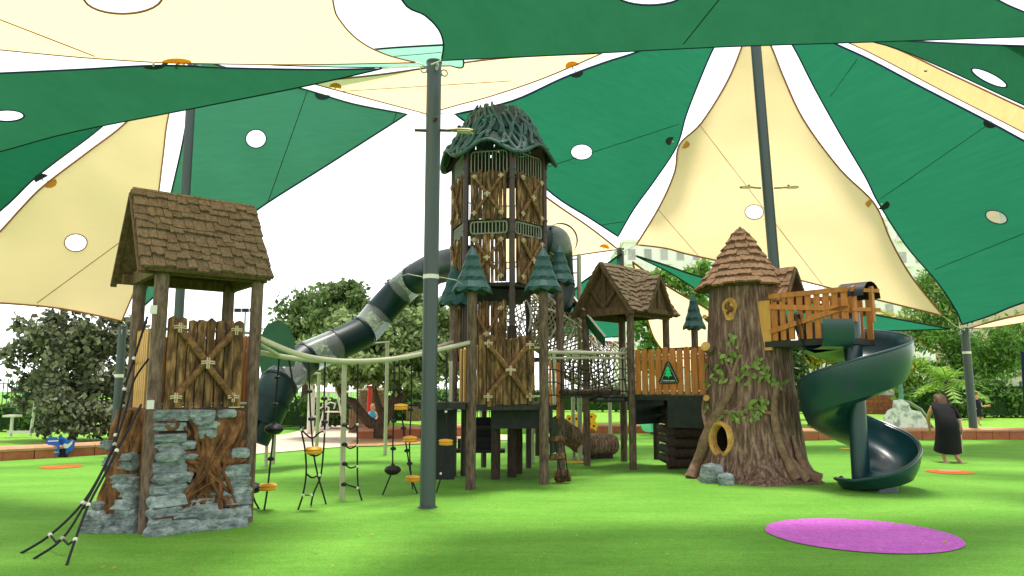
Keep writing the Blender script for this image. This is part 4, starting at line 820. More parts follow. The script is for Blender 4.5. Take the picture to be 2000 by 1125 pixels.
# ------------------------------------------------------------------ cross-gabled hut
hL, hF, hR = G(1147, 909), G(1237, 917), G(1308, 908); hB = hL+hR-hF
ht = thing('gabled_hut', 'open wooden play hut on posts with steep cross gabled shingle roof', 'play hut', (hL+hR)/2)
uR = (hR-hF).normalized(); uL = (hL-hF).normalized(); sR, sL = (hR-hF).length, (hL-hF).length; ZHE, ZHR = ZY(15.4, 612), ZY(15.15, 508)
for p_ in (hL, hF, hR, hB): post(ht, p_.x, p_.y, 0, ZHE+.05, .075)
ZHD = ZY(15.2, 775)
MB().box((hL+hR)/2+V(0, 0, ZHD-.05), uR*(sR/2-.03), uL*(sL/2-.03), V(0, 0, .05)).build('deck', 'deck', ht)
MB().box((hF+hR)/2+V(0, 0, ZHD-.3), uR*(sR/2-.06), uL*.02, V(0, 0, .26)).build('fascia_panel', 'dark_panel', ht)
rf = part_at('roof', ht, (hL+hR)/2+V(0, 0, ZHE)); e_ = .19; ov = .2; half = sL/2+e_; rise = ZHR-ZHE; sl = sqrt(half*half+rise*rise)
rm = (hL+hF)/2; v1 = (uL*half+V(0, 0, rise)).normalized(); v2 = (-uL*half+V(0, 0, rise)).normalized(); O1 = hF-uL*e_-uR*ov+V(0, 0, ZHE); O2 = hL+uL*e_-uR*ov+V(0, 0, ZHE); W_ = sR+2*ov
dz0, dzr, dw = ZHE+.02, ZY(14.9, 530), .46; dc = (hF+hR)/2; dout = -uL; dl = e_+.12
def under_dormer(p): 
    a = abs((p-dc).dot(uR)); d = (p-dc).dot(dout); return not (a < dw*(dzr-p.z)/(dzr-dz0)-.04 and d > -.6)
for O_, v_ in ((O1, v1), (O2, v2)):
    nn = uR.cross(v_); nn = nn if nn.z > 0 else -nn; MB().box(O_+uR*W_/2+v_*sl/2-nn*.012, uR*W_/2, v_*sl/2, nn*.018).build('sheathing', 'roof_wood', rf)
shingle_slope(rf, O1, uR, v1, W_, sl, 10, .13, seed=11, th=.04, keep=under_dormer); shingle_slope(rf, O2, uR, v2, W_, sl, 9, .16, seed=12, th=.04)
dh = sqrt(dw*dw+(dzr-dz0)**2)
for s_ in (-1, 1):
    vv = (uR*(-s_)*dw+V(0, 0, dzr-dz0)).normalized(); O_ = dc+uR*s_*dw+dout*dl+V(0, 0, dz0); ui = -dout
    nn = ui.cross(vv); nn = nn if nn.z > 0 else -nn; MB().box(O_+ui*.45+vv*dh/2-nn*.005, ui*.45, vv*dh/2, nn*.016).build('sheathing', 'roof_wood', rf)
    shingle_slope(rf, O_, ui, vv, .85, dh, 7, .14, seed=13+s_, th=.035); MB().bar(O_-V(0, 0, .03)+dout*.0, O_+vv*dh-V(0, 0, .03), .05, .07, up=dout).build('barge_board', 'roof_wood', rf)
g0 = dc+dout*(dl-.08); MB().poly([g0+uR*(dw-.04)+V(0, 0, dz0), g0-uR*(dw-.04)+V(0, 0, dz0), g0+V(0, 0, dzr-.05)], .03, dout).build('gable_board', 'roof_wood', rf)
MB().bar(g0+dout*.03+V(0, 0, dz0+.03)-uR*dw*.9, g0+dout*.03+V(0, 0, dz0+.03)+uR*dw*.9, .04, .1).build('tie_beam', 'roof_wood', rf)
MB().bar(g0+dout*.03+V(0, 0, dz0+.08), g0+dout*.03+V(0, 0, dzr-.12), .05, .08, up=uR).build('king_post', 'roof_wood', rf)
for ue in (-.08, sR+.08):
    k_ = 1 if ue < 0 else -1; a, b, t_ = hF+uR*ue-uL*.1+V(0, 0, ZHE+.05), hL+uR*ue+uL*.1+V(0, 0, ZHE+.05), rm+uR*ue+V(0, 0, ZHR-.08)
    MB().bar(a, b, .07, .16).build('tie_beam', 'roof_wood', rf); MB().bar(lerp(a, b, .5)+V(0, 0, .06), t_, .07, .1, up=uL).build('king_post', 'roof_wood', rf)
    for q_ in (a, b): MB().bar(lerp(a, b, .5)+V(0, 0, .08), lerp(q_, t_, .5), .06, .09, up=uR).build('strut', 'roof_wood', rf)
    MB().poly([a+uR*k_*.05, b+uR*k_*.05, t_+uR*k_*.05], .03, uR).build('gable_board', 'roof_wood', rf)
for O_, v_ in ((O1, v1), (O2, v2)): MB().bar(O_-v_*.03-V(0, 0, .03), O_+v_*sl-V(0, 0, .03), .05, .08, up=uR).build('barge_board', 'roof_wood', rf)
for q_ in (hF, hL): MB().bar(q_+V(0, 0, ZHE)-uR*.1, q_+V(0, 0, ZHE)+uR*(sR+.1), .08, .14).build('wall_plate', 'roof_wood', rf)
for x in (hF+uL*.18, hF+uL*.26): MB().tube([x+V(0, 0, ZHD+.05), x+V(0, 0, ZHD+.95), x+V(.05, 0, ZHD+1.0), x+V(.14, 0, ZHD+1.0), x+V(.16, 0, ZHD+.1)], .022, 8).build('handle_pipe', 'pipe_beige', ht, True)
# rope bridge tower -> hut
br = thing('rope_bridge', 'rope net bridge with dark log treads between tall tower and hut', 'rope bridge', V((pe.x+hL.x)/2, 15.2, 0))
for a, b, py in ((pb+V(.05, .1, 0), hF+uL*.1, 688), (pe+V(0, .2, 0), hL+V(.6, .3, 0), 684)):
    za, zb_ = ZY(a.y, py), ZY(b.y, 690); r0, r1 = V(a.x, a.y, za), V(b.x, b.y, zb_); MB().tube([r0, r1], .032, 10).build('rail_pipe', 'pipe_beige', br)
    MB().tube([lerp(r0, r1, t)-V(0, 0, .1) for t in (0, .5, 1)], .022, 8).build('rail_pipe', 'pipe_beige', br)
    mb = MB()
    for i in range(9): p_ = lerp(r0, r1, (i+.5)/9); mb.tube([p_, p_+V(random.uniform(-.06, .06), 0, -.4), p_+V(random.uniform(-.1, .1), 0, -.75-.1*sin(pi*i/8))], .011, 5)
    for z in (-.3, -.52, -.75): mb.tube([lerp(r0, r1, i/10)+V(0, 0, z-.08*sin(pi*i/10)+.03*sin(i*2.4)) for i in range(11)], .011, 5)
    mb.build('side_net', 'rope_dark', br)
a, b = P(1095, 766, 14.6), P(1215, 766, 15.2)
for i in range(6): c = lerp(a, b, (i+.5)/6)-V(0, 0, .04*sin(pi*i/5)); MB().tube([c+V(-.1, -.35, 0), c+V(.12, .5, 0)], .06, 10).build('log_tread', 'dark_post', br, True)
MB().tube([P(1098, 768, 14.4), P(1188, 763, 14.5)], .055, 10).build('log_tread', 'dark_post', br, True); MB().tube([P(1160, 782, 14.6), P(1218, 782, 14.9)], .04, 8).build('edge_beam', 'deck', br)
g_ = grille(br, P(1172, 760, 17.5), P(1216, 760, 17.6), ZY(17.5, 768), ZY(17.5, 742), 7)
# slatted bridge hut -> tree, with the triangular sign
TC = V(4.42, 13.85, 0)
sb = thing('slatted_bridge', 'orange slatted bridge between the hut and the hollow tree', 'bridge', V(3.2, 14.8, 0))
s0, s1 = hF+uR*.05-uL*.05, P(1378, 700, 14.3); s0.z = s1.z = 0; us = (s1-s0).normalized(); ns = V(us.y, -us.x, 0); zs0, zs1 = ZY(14.7, 772), ZY(14.7, 680); Ls = (s1-s0).length
for i in range(10): plank(sb, SLO, s0+us*(Ls*(i+.5)/10), us, ns, zs0+.02, zs1+random.uniform(-.015, .02), Ls/10*.74, .035, 'slat')
for z in (zs0+.08, zs1-.2, zs1-.13): MB().tube([s0-ns*.05+V(0, 0, z), s1-ns*.05+V(0, 0, z)], .018, 8).build('rail_pipe', 'white_metal', sb)
for i in range(10): plank(sb, SLO, s0-ns*1.0+us*(Ls*(i+.5)/10), us, ns, zs0+.02, zs1, Ls/10*.74, .035, 'slat')
MB().bar(s0-ns*1.06+V(0, 0, zs1+.03), s1-ns*1.06+V(0, 0, zs1+.05), .06, .07).build('back_rail', 'roof_wood', sb)
MB().box((s0+s1)/2-ns*.5+V(0, 0, zs0-.05), us*Ls/2, ns*.55, V(0, 0, .05)).build('deck', 'deck', sb)
for px, py in ((1283, 897), (1309, 909)):
    p_ = G(px, py); post(sb, p_.x, p_.y, 0, zs0, .07, 'dark_post')
MB().box(P(1338, 805, 14.55), us*.36, ns*.02, V(0, 0, .3)).build('fascia_panel', 'dark_panel', sb)
sg = thing('triangle_sign', 'dark green triangular sign with a bright pine tree on the slatted bridge', 'sign', s0+us*.6+V(0, 0, zs0+.1))
pS = s0+ns*.035; sp_ = lambda x, y, o=0: PL(x, y, pS+ns*o, ns)
MB().poly([sp_(1304, 706), sp_(1309, 708), sp_(1326, 744), sp_(1324, 749), sp_(1289, 750), sp_(1287, 746), sp_(1301, 708)], .012, ns).build('board', 'sign_green', sg)
MB().tube([sp_(1305, 709, .01), sp_(1323, 746, .01), sp_(1290, 748, .01)], .006, 4, closed=True).build('border', 'white_metal', sg)
tree_o = [(1304.6, 715), (1309, 721), (1307, 722), (1311, 727.5), (1308.5, 728), (1313, 734), (1306.5, 735.5), (1306.5, 738.5), (1305, 738.5), (1305, 735.5), (1297.5, 734), (1301, 728.5), (1298.5, 728.5), (1302, 722.5), (1300, 721.5)]
MB().poly([sp_(x, y, .01) for x, y in tree_o], .004, ns).build('pine_emblem', 'sign_tree', sg)
for i in range(11):
    x = 1294.5+i*2.1+(1 if i > 5 else 0); MB().poly([sp_(x, 742.4, .01), sp_(x+1.3, 742.3, .01), sp_(x+1.3, 744.3+.3*(i % 2), .01), sp_(x, 744.4, .01)], .003, ns).build('lettering', 'white_metal', sg)
# the small log cabin wall under the bridge
lw = thing('log_cabin_wall', 'dark stacked log cabin wall under the slatted bridge', 'log wall', G(1335, 905))
for i in range(6):
    z = .12+.2*i; a, b = P(1303, 850, 15.2), P(1375, 850, 15.3); MB().tube([V(a.x, a.y, z), V(b.x, b.y, z)], .105, 12).build('log', 'dark_post', lw, True)
    c = P(1306, 850, 15.15); MB().tube([V(c.x+.05, c.y-.06, z+.05), V(c.x+.05, c.y+1., z+.05)], .09, 12).build('log', 'dark_post', lw, True)
p_ = P(1360, 760, 16.3); tp = thing('treetop_post', 'slim post with dark green treetop cap left of the hollow tree', 'post', V(p_.x, p_.y, 0)); post(tp, p_.x, p_.y, 0, ZY(16.3, 640), .075); z0, z1 = ZY(16.3, 641), ZY(16.3, 574); treetop(tp, p_, z0, .27, z1-z0)
# ------------------------------------------------------------------ hollow tree house
th = thing('hollow_tree_house', 'brown sculpted hollow tree house with conical shingle roof and leafy vines', 'tree house', TC)
ZTT = ZY(13.4, 540)
PROF = [(0, 1.10), (.12, 1.0), (.35, .92), (.7, .865), (1.2, .825), (1.8, .785), (2.5, .73), (3.1, .685), (4, .66)]
def trad(z):
    for (z0, r0), (z1, r1) in zip(PROF[:-1], PROF[1:]):
        if z <= z1: return lerp(r0, r1, max(0, (z-z0)/(z1-z0)))
    return PROF[-1][1]
def tsurf(a, z):
    f = max(0, 1-z/.9)**2; r = trad(z)*(1+.16*f*(.5+.5*sin(a*7+.8))*(1 if True else 0)); r += .02*noise.noise((cos(a)*9, sin(a)*9, z*1.2))+.022*noise.noise((cos(a)*3, sin(a)*3, z*2.0))+.012*noise.noise((cos(a)*22, sin(a)*22, z*2))
    return TC+V(r*cos(a), r*sin(a), z)
def thit(px, py, o=0.):
    d = ray(px, py).normalized(); t = 9.
    while t < 18:
        p = CAM+d*t; r = sqrt((p.x-TC.x)**2+(p.y-TC.y)**2); f = max(0, 1-p.z/.9)**2; a = atan2(p.y-TC.y, p.x-TC.x)
        if r < trad(p.z)*(1+.16*f*(.5+.5*sin(a*7+.8)))+o: break
        t += .01
    nrm = V(p.x-TC.x, p.y-TC.y, 0).normalized(); return p, nrm
hp_, hn = thit(1409, 858); n = 120; rows = 70; mb = MB(); vs = []; fs = []
for i in range(rows+1):
    for k in range(n): vs.append(tsurf(2*pi*k/n, ZTT*(i/rows)**1.15))
hu = V(-hn.y, hn.x, 0)
for i in range(rows):
    for k in range(n):
        q = (i*n+k, i*n+(k+1) % n, (i+1)*n+(k+1) % n, (i+1)*n+k); c = (vs[q[0]]+vs[q[2]])/2-hp_
        if c.dot(hn) > -.3 and (c.dot(hu)/.17)**2+(c.z/.235)**2 < 1: continue
        fs.append(q)
mb.add(vs, fs).build('trunk', 'trunk', th, True)
rows_ = [[hp_+hu*(.22*k_*cos(t))+V(0, 0, .29*k_*sin(t))+hn*(o_+.02*noise.noise((cos(t)*2, sin(t)*2, o_))) for t in [2*pi*j/28 for j in range(29)]] for k_, o_ in ((1.12, -.03), (1.08, .07), (.92, .085), (.82, .04), (.78, -.08))]
MB().grid(rows_).build('hole_ring', 'knot', th, True)
rows_ = [[hp_+hu*(.19*k_*cos(t))+V(0, 0, .25*k_*sin(t))+hn*o_ for t in [2*pi*j/20 for j in range(21)]] for k_, o_ in ((1, -.05), (.95, -.35), (.6, -.48), (.02, -.5))]
MB().grid(rows_).build('hollow', 'hollow', th, True)
kp, kn = thit(1425, 602, .0); ku = V(-kn.y, kn.x, 0)
rows_ = [[kp+ku*(.14*k_*cos(t)*(1+.1*sin(3*t)))+V(0, 0, .2*k_*sin(t)-(.05 if sin(t) < -.7 else 0))+kn*o_ for t in [2*pi*j/20 for j in range(21)]] for k_, o_ in ((1, -.02), (.85, .05), (.62, .02), (.4, .045), (.02, .03))]
kb = MB().grid(rows_).build('knot', 'knot', th, True)
for dx, dz, r0 in ((-.03, .03, .05), (.03, -.02, .055), (.0, .08, .035), (-.02, -.09, .03)): MB().ball(kp+ku*dx+V(0, 0, dz)+kn*.035, r0, 6, 1.2).build('knot_burl', 'root', kb, True)
# climbing vines and roots on the bark
def tvine(pts, r0, r1, name='vine'):
    c = catmull([thit(x, y, r0*.6)[0] for x, y in pts], 6); m_ = len(c); MB().tube(c, [lerp(r0, r1, i/(m_-1))*(1+.2*noise.noise(c[i]*5)) for i in range(m_)], 10).build(name, 'vine', th, True)
tvine([(1350, 935), (1362, 905), (1378, 860), (1388, 830), (1405, 800), (1425, 765), (1433, 735)], .12, .055); tvine([(1430, 745), (1424, 720), (1416, 705)], .045, .02); tvine([(1430, 740), (1436, 715), (1446, 690)], .045, .02)
tvine([(1390, 826), (1408, 806), (1430, 805), (1462, 806)], .07, .02); tvine([(1428, 748), (1448, 738), (1460, 722), (1478, 712)], .035, .015); tvine([(1428, 805), (1440, 796), (1456, 790)], .03, .012); tvine([(1382, 842), (1374, 800), (1380, 760)], .05, .03)
tvine([(1556, 936), (1540, 905), (1524, 870), (1515, 830), (1512, 800), (1514, 770), (1520, 752)], .09, .05); tvine([(1512, 812), (1502, 806), (1492, 806)], .04, .03); tvine([(1600, 936), (1575, 920), (1560, 890), (1548, 850)], .11, .03, 'root'); tvine([(1578, 938), (1560, 918), (1545, 895)], .1, .04, 'root')
tvine([(1446, 694), (1450, 675), (1456, 655)], .02, .01)
lo_ = [(0, 0, 0), (.28, .22, .05), (.34, .5, .09), (.2, .85, .06), (0, 1.15, 0), (-.2, .85, .06), (-.34, .5, .09), (-.28, .22, .05), (0, .55, .02)]
LEAF = MB().add(lo_, [(0, 1, 8), (1, 2, 8), (2, 3, 8), (3, 4, 8), (4, 5, 8), (5, 6, 8), (6, 7, 8), (7, 0, 8)]).mesh('vine_leaf', 'trunk_leaf', True)
rr = random.Random(3)
for cx, cy, sx, sy, k in ((1430, 675, 14, 24, 14), (1424, 702, 16, 10, 10), (1395, 722, 22, 14, 14), (1412, 735, 14, 14, 9), (1382, 745, 8, 10, 5), (1455, 735, 14, 16, 12), (1475, 712, 14, 10, 9), (1490, 730, 14, 18, 13), (1505, 745, 16, 12, 10), (1525, 750, 12, 8, 8), (1478, 795, 18, 10, 12), (1462, 812, 20, 8, 11), (1490, 785, 10, 10, 7), (1412, 815, 14, 5, 6), (1383, 795, 6, 8, 4), (1440, 818, 14, 5, 6)):
    for i in range(k):
        p, nn = thit(cx+rr.uniform(-sx, sx), cy+rr.uniform(-sy, sy), .03); t = V(-nn.y, nn.x, 0); an = rr.uniform(-1.4, 1.4)+(-pi/2 if rr.random() < .5 else pi/2); s_ = rr.uniform(.075, .125)
        dirv = (t*cos(an)+V(0, 0, 1)*sin(an)).normalized(); dirv = (dirv+nn*rr.uniform(.2, .9)).normalized(); sdv = dirv.cross(nn).normalized(); inst(LEAF, 'leaf', th, basis(sdv*s_, dirv*s_, dirv.cross(sdv)*-s_, p))
# cut branch stubs on the left edge
for px, py, L_, r_ in ((1374, 622, .12, .055), (1384, 686, .3, .09), (1378, 780, .1, .06)):
    p, nn = thit(px+6, py, 0); d_ = (V(-.55, -.75, .25)).normalized(); q = p-d_*.1; st_ = MB().tube([q, q+d_*(L_+.1)], [r_*1.1, r_], 12).build('branch_stub', 'trunk', th, True)
    MB().tube([q+d_*(L_+.1), q+d_*(L_+.115)], [r_*1.02, r_*.95], 12).build('cut_face', 'knot', st_)
# rocks at the foot
for px, py, w_, h in ((1391, 928, 36, 26), (1418, 933, 24, 16)):
    c = G(px, py+14); o = thing('boulder', 'grey rounded boulder at the foot of the hollow tree, '+('larger of two' if w_ > 30 else 'smaller of two'), 'rock', c, 'rocks at the tree foot'); s_ = c.y/F
    inst(ROCK[2 if w_ > 30 else 4], 'rock', o, basis(V(w_*s_*1.1, 0, 0), V(0, w_*s_, 0), V(0, 0, h*s_*1.6), c+V(0, 0, h*s_*.5)))
# conical roof
cz0, cz1 = ZY(13.2, 556), ZY(13.8, 447); rfc = part_at('roof', th, TC+V(0, 0, cz0)); RC = .83; rt = TC+V(-.06, 0, 0)
def conep(t): return RC*(1-t)**.96*(1-.10*sin(pi*t))+.02
MB().lathe(rt+V(0, 0, 0), [(conep(t)-.03, lerp(cz0, cz1, t)) for t in [i/12 for i in range(13)]], 32).build('sheathing', 'roof_wood', rfc)
RS = 8; rr = random.Random(9)
for i in range(RS):
    t0, t1 = i/RS, min(1., (i+1.45)/RS); r0, r1 = conep(t0), conep(t1); k = max(6, int(2*pi*r0/.21)); ph = rr.uniform(0, 1)
    for j in range(k):
        a = 2*pi*(j+ph)/k; d = V(cos(a), sin(a), 0); tg = V(-sin(a), cos(a), 0); p0 = rt+d*(r0+.015)+V(0, 0, lerp(cz0, cz1, t0)+rr.uniform(-.025, .025)); p1 = rt+d*(r1-.005)+V(0, 0, lerp(cz0, cz1, t1)); vv = p1-p0; w_ = 2*pi*r0/k*1.04
        nrm = tg.cross(vv).normalized(); nrm = nrm if nrm.dot(d) > 0 else -nrm; inst(rr.choice(SHR), 'shingle', rfc, basis(tg*w_, vv, nrm*.045, p0-tg*w_/2))
MB().lathe(rt+V(0, 0, cz1-.12), [(.1, 0), (.07, .08), (.02, .17)], 8).build('roof_peak', 'shingle_red', rfc)
# bridge cabin to the spiral slide
ca, cb = P(1494, 640, 13.1), P(1658, 620, 12.0); ca.z = cb.z = 0; uc = (cb-ca).normalized(); nc = V(uc.y, -uc.x, 0)
if nc.y > 0: nc = -nc
Lc = (cb-ca).length; zc0, zc1 = ZY(13.05, 666), ZY(12.9, 574)
cab = part_at('cabin', th, (ca+cb)/2+V(0, 0, zc0))
MB().box(P(1493, 636, 13.12), uc*.135, nc*.03, V(0, 0, .44)).build('end_board', 'yellow_wood', cab)
for sgn, off_ in ((1, 0), (-1, .95)):
    f_ = lambda t: ca+uc*(.12+(Lc-.1)*t)-nc*off_
    for i in range(9): plank(cab, SLO, f_((i+.5)/9), uc, nc, zc0+.0, zc1-.02, Lc/9*.60, .035, 'slat')
    for (t0, z0), (t1, z1) in (((0, zc1-.04), (1.0, zc1-.04)), ((0, zc1-.22), (1.0, zc1-.36)), ((0, zc0+.16), (1., zc0+.5))):
        MB().bar(f_(t0)+nc*sgn*.035+V(0, 0, z0), f_(t1)+nc*sgn*.035+V(0, 0, z1), .03, .085).build('rail_board', 'orange_wood', cab)
MB().box((ca+cb)/2-nc*.47+V(0, 0, zc0-.06), uc*Lc*.5, nc*.5, V(0, 0, .05)).build('floor', 'deck', cab)
for t, zz in ((0, .02), (.28, .0)): plank(cab, SLO, cb+uc*(.06+t*.6)-nc*(.1+t), nc, uc, zc0+.25, zc1+.02, .1, .05, 'end_post')
for z in (zc1-.05, zc0+.45): MB().bar(cb+uc*.05-nc*.0+V(0, 0, z), cb+uc*.3-nc*.5+V(0, 0, z), .035, .06).build('rail_board', 'orange_wood', cab)
rows_ = [[cb-uc*.2+uc*k_*.45-nc*(.35-.34*cos(t))+V(0, 0, zc1-.16+.26*sin(t)) for t in [pi*j/10 for j in range(11)]] for k_ in (0, 1)]; MB().grid(rows_).build('hood', 'black', cab, True)
# small gable over the cabin door
dz0, dzr, dw2 = ZY(12.8, 590), ZY(13.0, 521), .42; dm = TC+uc*.2; vvs = []; Ld = .78
dor = part_at('door_gable', th, dm+V(0, 0, dz0))
for s_, sd in ((1, 21), (-1, 22)):
    O_ = dm+nc*s_*dw2+V(0, 0, dz0); vv = (-nc*s_*dw2+V(0, 0, dzr-dz0)).normalized(); hh = sqrt(dw2**2+(dzr-dz0)**2); nn = uc.cross(vv); nn = nn if nn.z > 0 else -nn
    MB().box(O_+uc*Ld/2+vv*hh/2-nn*.01, uc*Ld/2, vv*hh/2, nn*.015).build('sheathing', 'roof_wood', dor); shingle_slope(dor, O_, uc, vv, Ld, hh, 5, .17, ms=SHR, seed=sd, th=.045)
    MB().bar(O_+uc*Ld-V(0, 0, .02), O_+uc*Ld+vv*hh-V(0, 0, .02), .05, .08, up=uc).build('barge_board', 'roof_wood', dor)
# ------------------------------------------------------------------ spiral slide
SC = V(P(1671, 760, 12.5).x, 12.5, 0); ss = thing('spiral_slide', 'dark green plastic spiral slide curling round a post beside the hollow tree', 'slide', SC)
kz = [(0, 2.36), (90, 2.22), (180, 1.98), (270, 1.62), (360, 1.22), (450, .80), (500, .56), (540, .36), (600, .2), (690, .13)]
def sz(t):
    for (a0, z0), (a1, z1) in zip(kz[:-1], kz[1:]):
        if t <= a1: return lerp(z0, z1, (t-a0)/(a1-a0))
    return kz[-1][1]
sz_s = lambda t: (sz(max(0, t-30))+sz(t)+sz(min(690, t+30)))/3
T_ = [t*6 for t in range(0, 118)]; prof = [(.10, .16), (.13, .06), (.2, 0), (.4, -.03), (.6, -.02), (.75, .04), (.86, .2), (.92, .38), (.945, .52), (.975, .545), (1.0, .53), (1.0, .47), (.98, .3), (.94, .1), (.86, -.08), (.7, -.14), (.4, -.1), (.15, -.06)]
def sp_pt(t, r, h):
    a = radians(178-t); k = .91 if t < 630 else lerp(.91, .52, ((t-630)/72)**1.3); wall = np.interp(t, (430, 540, 585, 620, 660), (1, .8, .55, .25, .05)) if h > .05 else 1
    return SC+V(cos(a)*r*k, sin(a)*r*k, sz_s(t)+h*wall)
rows_ = [[sp_pt(t, r, h) for r, h in prof]+[sp_pt(t, *prof[0])] for t in T_]; mb = MB().grid(rows_); m_ = len(rows_[0])
mb.build('chute', 'slide_green', ss, True)
MB().tube([sp_pt(702, r, h) for r, h in prof[:9]], .03, 8).build('exit_lip', 'slide_green', ss, True)
MB().tube([sp_pt(t, .985, .535) for t in T_], .026, 8).build('rolled_rim', 'slide_green', ss, True)
MB().tube([SC, SC+V(0, 0, ZY(12.5, 612))], .145, 24).build('centre_post', 'slide_green', ss, True)
e0 = sp_pt(0, .55, .0); MB().add([], [])
rows_ = [[cb+uc*.0-nc*.3+V(-.75+.5*k_, .0, 0)+V(0, y_*.42, 2.3+h_) for y_, h_ in ((-1, .42), (-1, .1), (-.8, -.02), (0, -.05), (.8, -.02), (1, .1), (1, .42))] for k_ in (0, .33, .66, 1)]
MB().grid(rows_).build('entry_chute', 'slide_green', ss, True)
g = SC+V(.1, -.75, 0); MB().lathe(SC+V(.12, -.62, 0), [(.17, 0), (.15, .2)], 16, sy=.5).build('foot', 'slide_green', ss, True)
# ------------------------------------------------------------------ hollow log crawl tunnel
lg = thing('log_tunnel', 'brown hollow log tunnel lying on the turf behind the tall tower', 'log tunnel', G(1160, 888))
lp = catmull([P(1085, 828, 16.6), P(1110, 848, 16.9), P(1140, 868, 17.4), P(1165, 868, 17.7), P(1196, 868, 18)], 6)
for p_ in lp: p_.z = max(p_.z, .23)
MB().tube(lp, [.24*(1+.1*noise.noise(p_*4)) for p_ in lp], 18, cap=False).build('shell', 'trunk', lg, True); MB().tube([lp[-1]-V(.02, 0, 0), lp[-1]+V(.01, 0, 0)], .2, 18).build('end_face', 'hollow', lg)
MB().box(V(lp[-6].x, lp[-6].y, .05), V(.3, .0, 0), V(0, .16, 0), V(0, 0, .06)).build('foot', 'dark_post', lg)
# ------------------------------------------------------------------ small play pieces
def spring(parent, c, r, h, turns=5): MB().tube([c+V(r*cos(t), r*sin(t), h*t/(2*pi*turns)) for t in [2*pi*turns*i/(turns*12) for i in range(turns*12+1)]], .018, 6).build('spring', 'black', parent, True)
c = G(122, 893); er = thing('elephant_spring_rider', 'blue elephant spring rider with white tusk near the left wall', 'spring rider', c); spring(er, c, .09, .2); Ye = c.y
def flat(parent, pts, Y, th_, mat, name): return MB().poly([P(x, y, Y) for x, y in pts], th_, (0, 1, 0)).build(name, mat, parent)
flat(er, [(90, 862), (98, 853), (112, 854), (112, 886), (94, 884), (90, 874)], Ye+.12, .03, 'blue_panel', 'seat_side'); flat(er, [(94, 866), (102, 857), (116, 857), (116, 888), (98, 887), (94, 880)], Ye-.14, .03, 'blue_panel', 'seat_side')
flat(er, [(112, 862), (120, 852), (128, 856), (132, 861), (140, 858), (146, 862), (143, 880), (136, 882), (130, 888), (120, 889), (113, 884)], Ye-.02, .04, 'blue_panel', 'head'); flat(er, [(123, 869), (127, 866), (133, 868), (142, 860), (141, 867), (133, 875), (126, 876)], Ye-.05, .012, 'white_metal', 'tusk')
for y_ in (862, 884): MB().tube([P(94, y_, Ye-.16), P(114, y_-1, Ye-.16)], .012, 6).build('edge_bar', 'white_metal', er)
MB().box(P(105, 872, Ye), V(.13, 0, 0), V(0, .12, 0), V(0, 0, .02)).build('seat', 'blue_panel', er)
c = G(1593, 859); sr = thing('spring_seat', 'small empty spring rider base right of the hollow tree', 'spring rider', c); spring(sr, c, .11, .42, 6); MB().box(c+V(0, 0, .46), V(.2, 0, 0), V(0, .14, 0), V(0, 0, .02)).build('seat', 'black', sr); MB().tube([c+V(0, 0, .46), c+V(0, 0, .62)], .015, 6).build('handle', 'red_paint', sr)
Yp = 22.5; yp = thing('yellow_play_panel', 'pair of yellow animal shaped play panels on the turf behind the tower', 'play panel', V(P(1135, 840, Yp).x, Yp, 0))
flat(yp, [(1106, 840), (1108, 826), (1104, 820), (1108, 810), (1118, 812), (1124, 808), (1134, 811), (1133, 820), (1138, 826), (1136, 838), (1128, 842), (1124, 834), (1116, 834), (1114, 842)], Yp, .05, 'yellow_panel', 'panel'); flat(yp, [(1140, 842), (1143, 826), (1150, 818), (1148, 808), (1158, 806), (1166, 812), (1162, 822), (1168, 830), (1164, 842), (1156, 836), (1148, 840)], Yp+.3, .05, 'yellow_panel', 'panel')
for x, y in ((1112, 818), (1126, 818), (1120, 828), (1155, 814), (1152, 828), (1160, 832)): MB().tube([P(x, y, Yp-.04), P(x, y, Yp+.04)], .035, 8).build('rivet', 'black', yp)
MB().bar(P(1118, 836, Yp+.15), P(1155, 838, Yp+.15), .3, .04).build('seat', 'red_paint', yp); MB().box(V(P(1136, 840, Yp).x, Yp+.15, .12), V(.3, 0, 0), V(0, .1, 0), V(0, 0, .12)).build('foot', 'black', yp)
gs = G(1268, 850); sm = thing('small_green_slide', 'small bright green slide end seen under the hut', 'slide', gs)
rows_ = [[gs+V(.3*cos(a)*k_-.05*k_, -.3+i*.22, .12+.22*i*.5+.2*(1-sin(a))*k_*.9) for a in [pi*j/8 for j in range(9)]] for i, k_ in ((0, .9), (1, 1), (2, 1), (3, .95))]; MB().grid(rows_).build('chute', 'bright_green', sm, True)
MB().tube([gs+V(.2, .5, 0), gs+V(.2, .5, 1.6)], .07, 10).build('support_pole', 'pole_grey', sm)
# relief map standing on the turf
Ym = G(1775, 858).y; mp_ = thing('relief_map_board', 'white boulder shaped map board with fine dark lines on the turf', 'map board', G(1775, 860))
mo = [(1728, 838), (1727, 815), (1735, 802), (1745, 796), (1746, 782), (1760, 780), (1772, 787), (1778, 800), (1796, 804), (1806, 818), (1815, 838), (1814, 860), (1795, 860), (1780, 852), (1765, 845), (1745, 840)]
flat(mp_, mo, Ym, .12, 'map_print', 'board')
for (x0, y0), (x1, y1) in (((1770, 783), (1795, 798)), ((1795, 798), (1808, 815)), ((1806, 818), (1822, 838)), ((1822, 838), (1822, 858))): MB().bar(P(x0, y0, Ym+.15), P(x1, y1, Ym+.15), .3, .03, up=(.3, 0, 1)).build('edge_plate', 'galv', mp_)
for x in (1784, 1818): MB().box(P(x, 854, Ym+.02), V(.09, 0, 0), V(0, .1, 0), V(0, 0, .12)).build('foot_block', 'black', mp_)
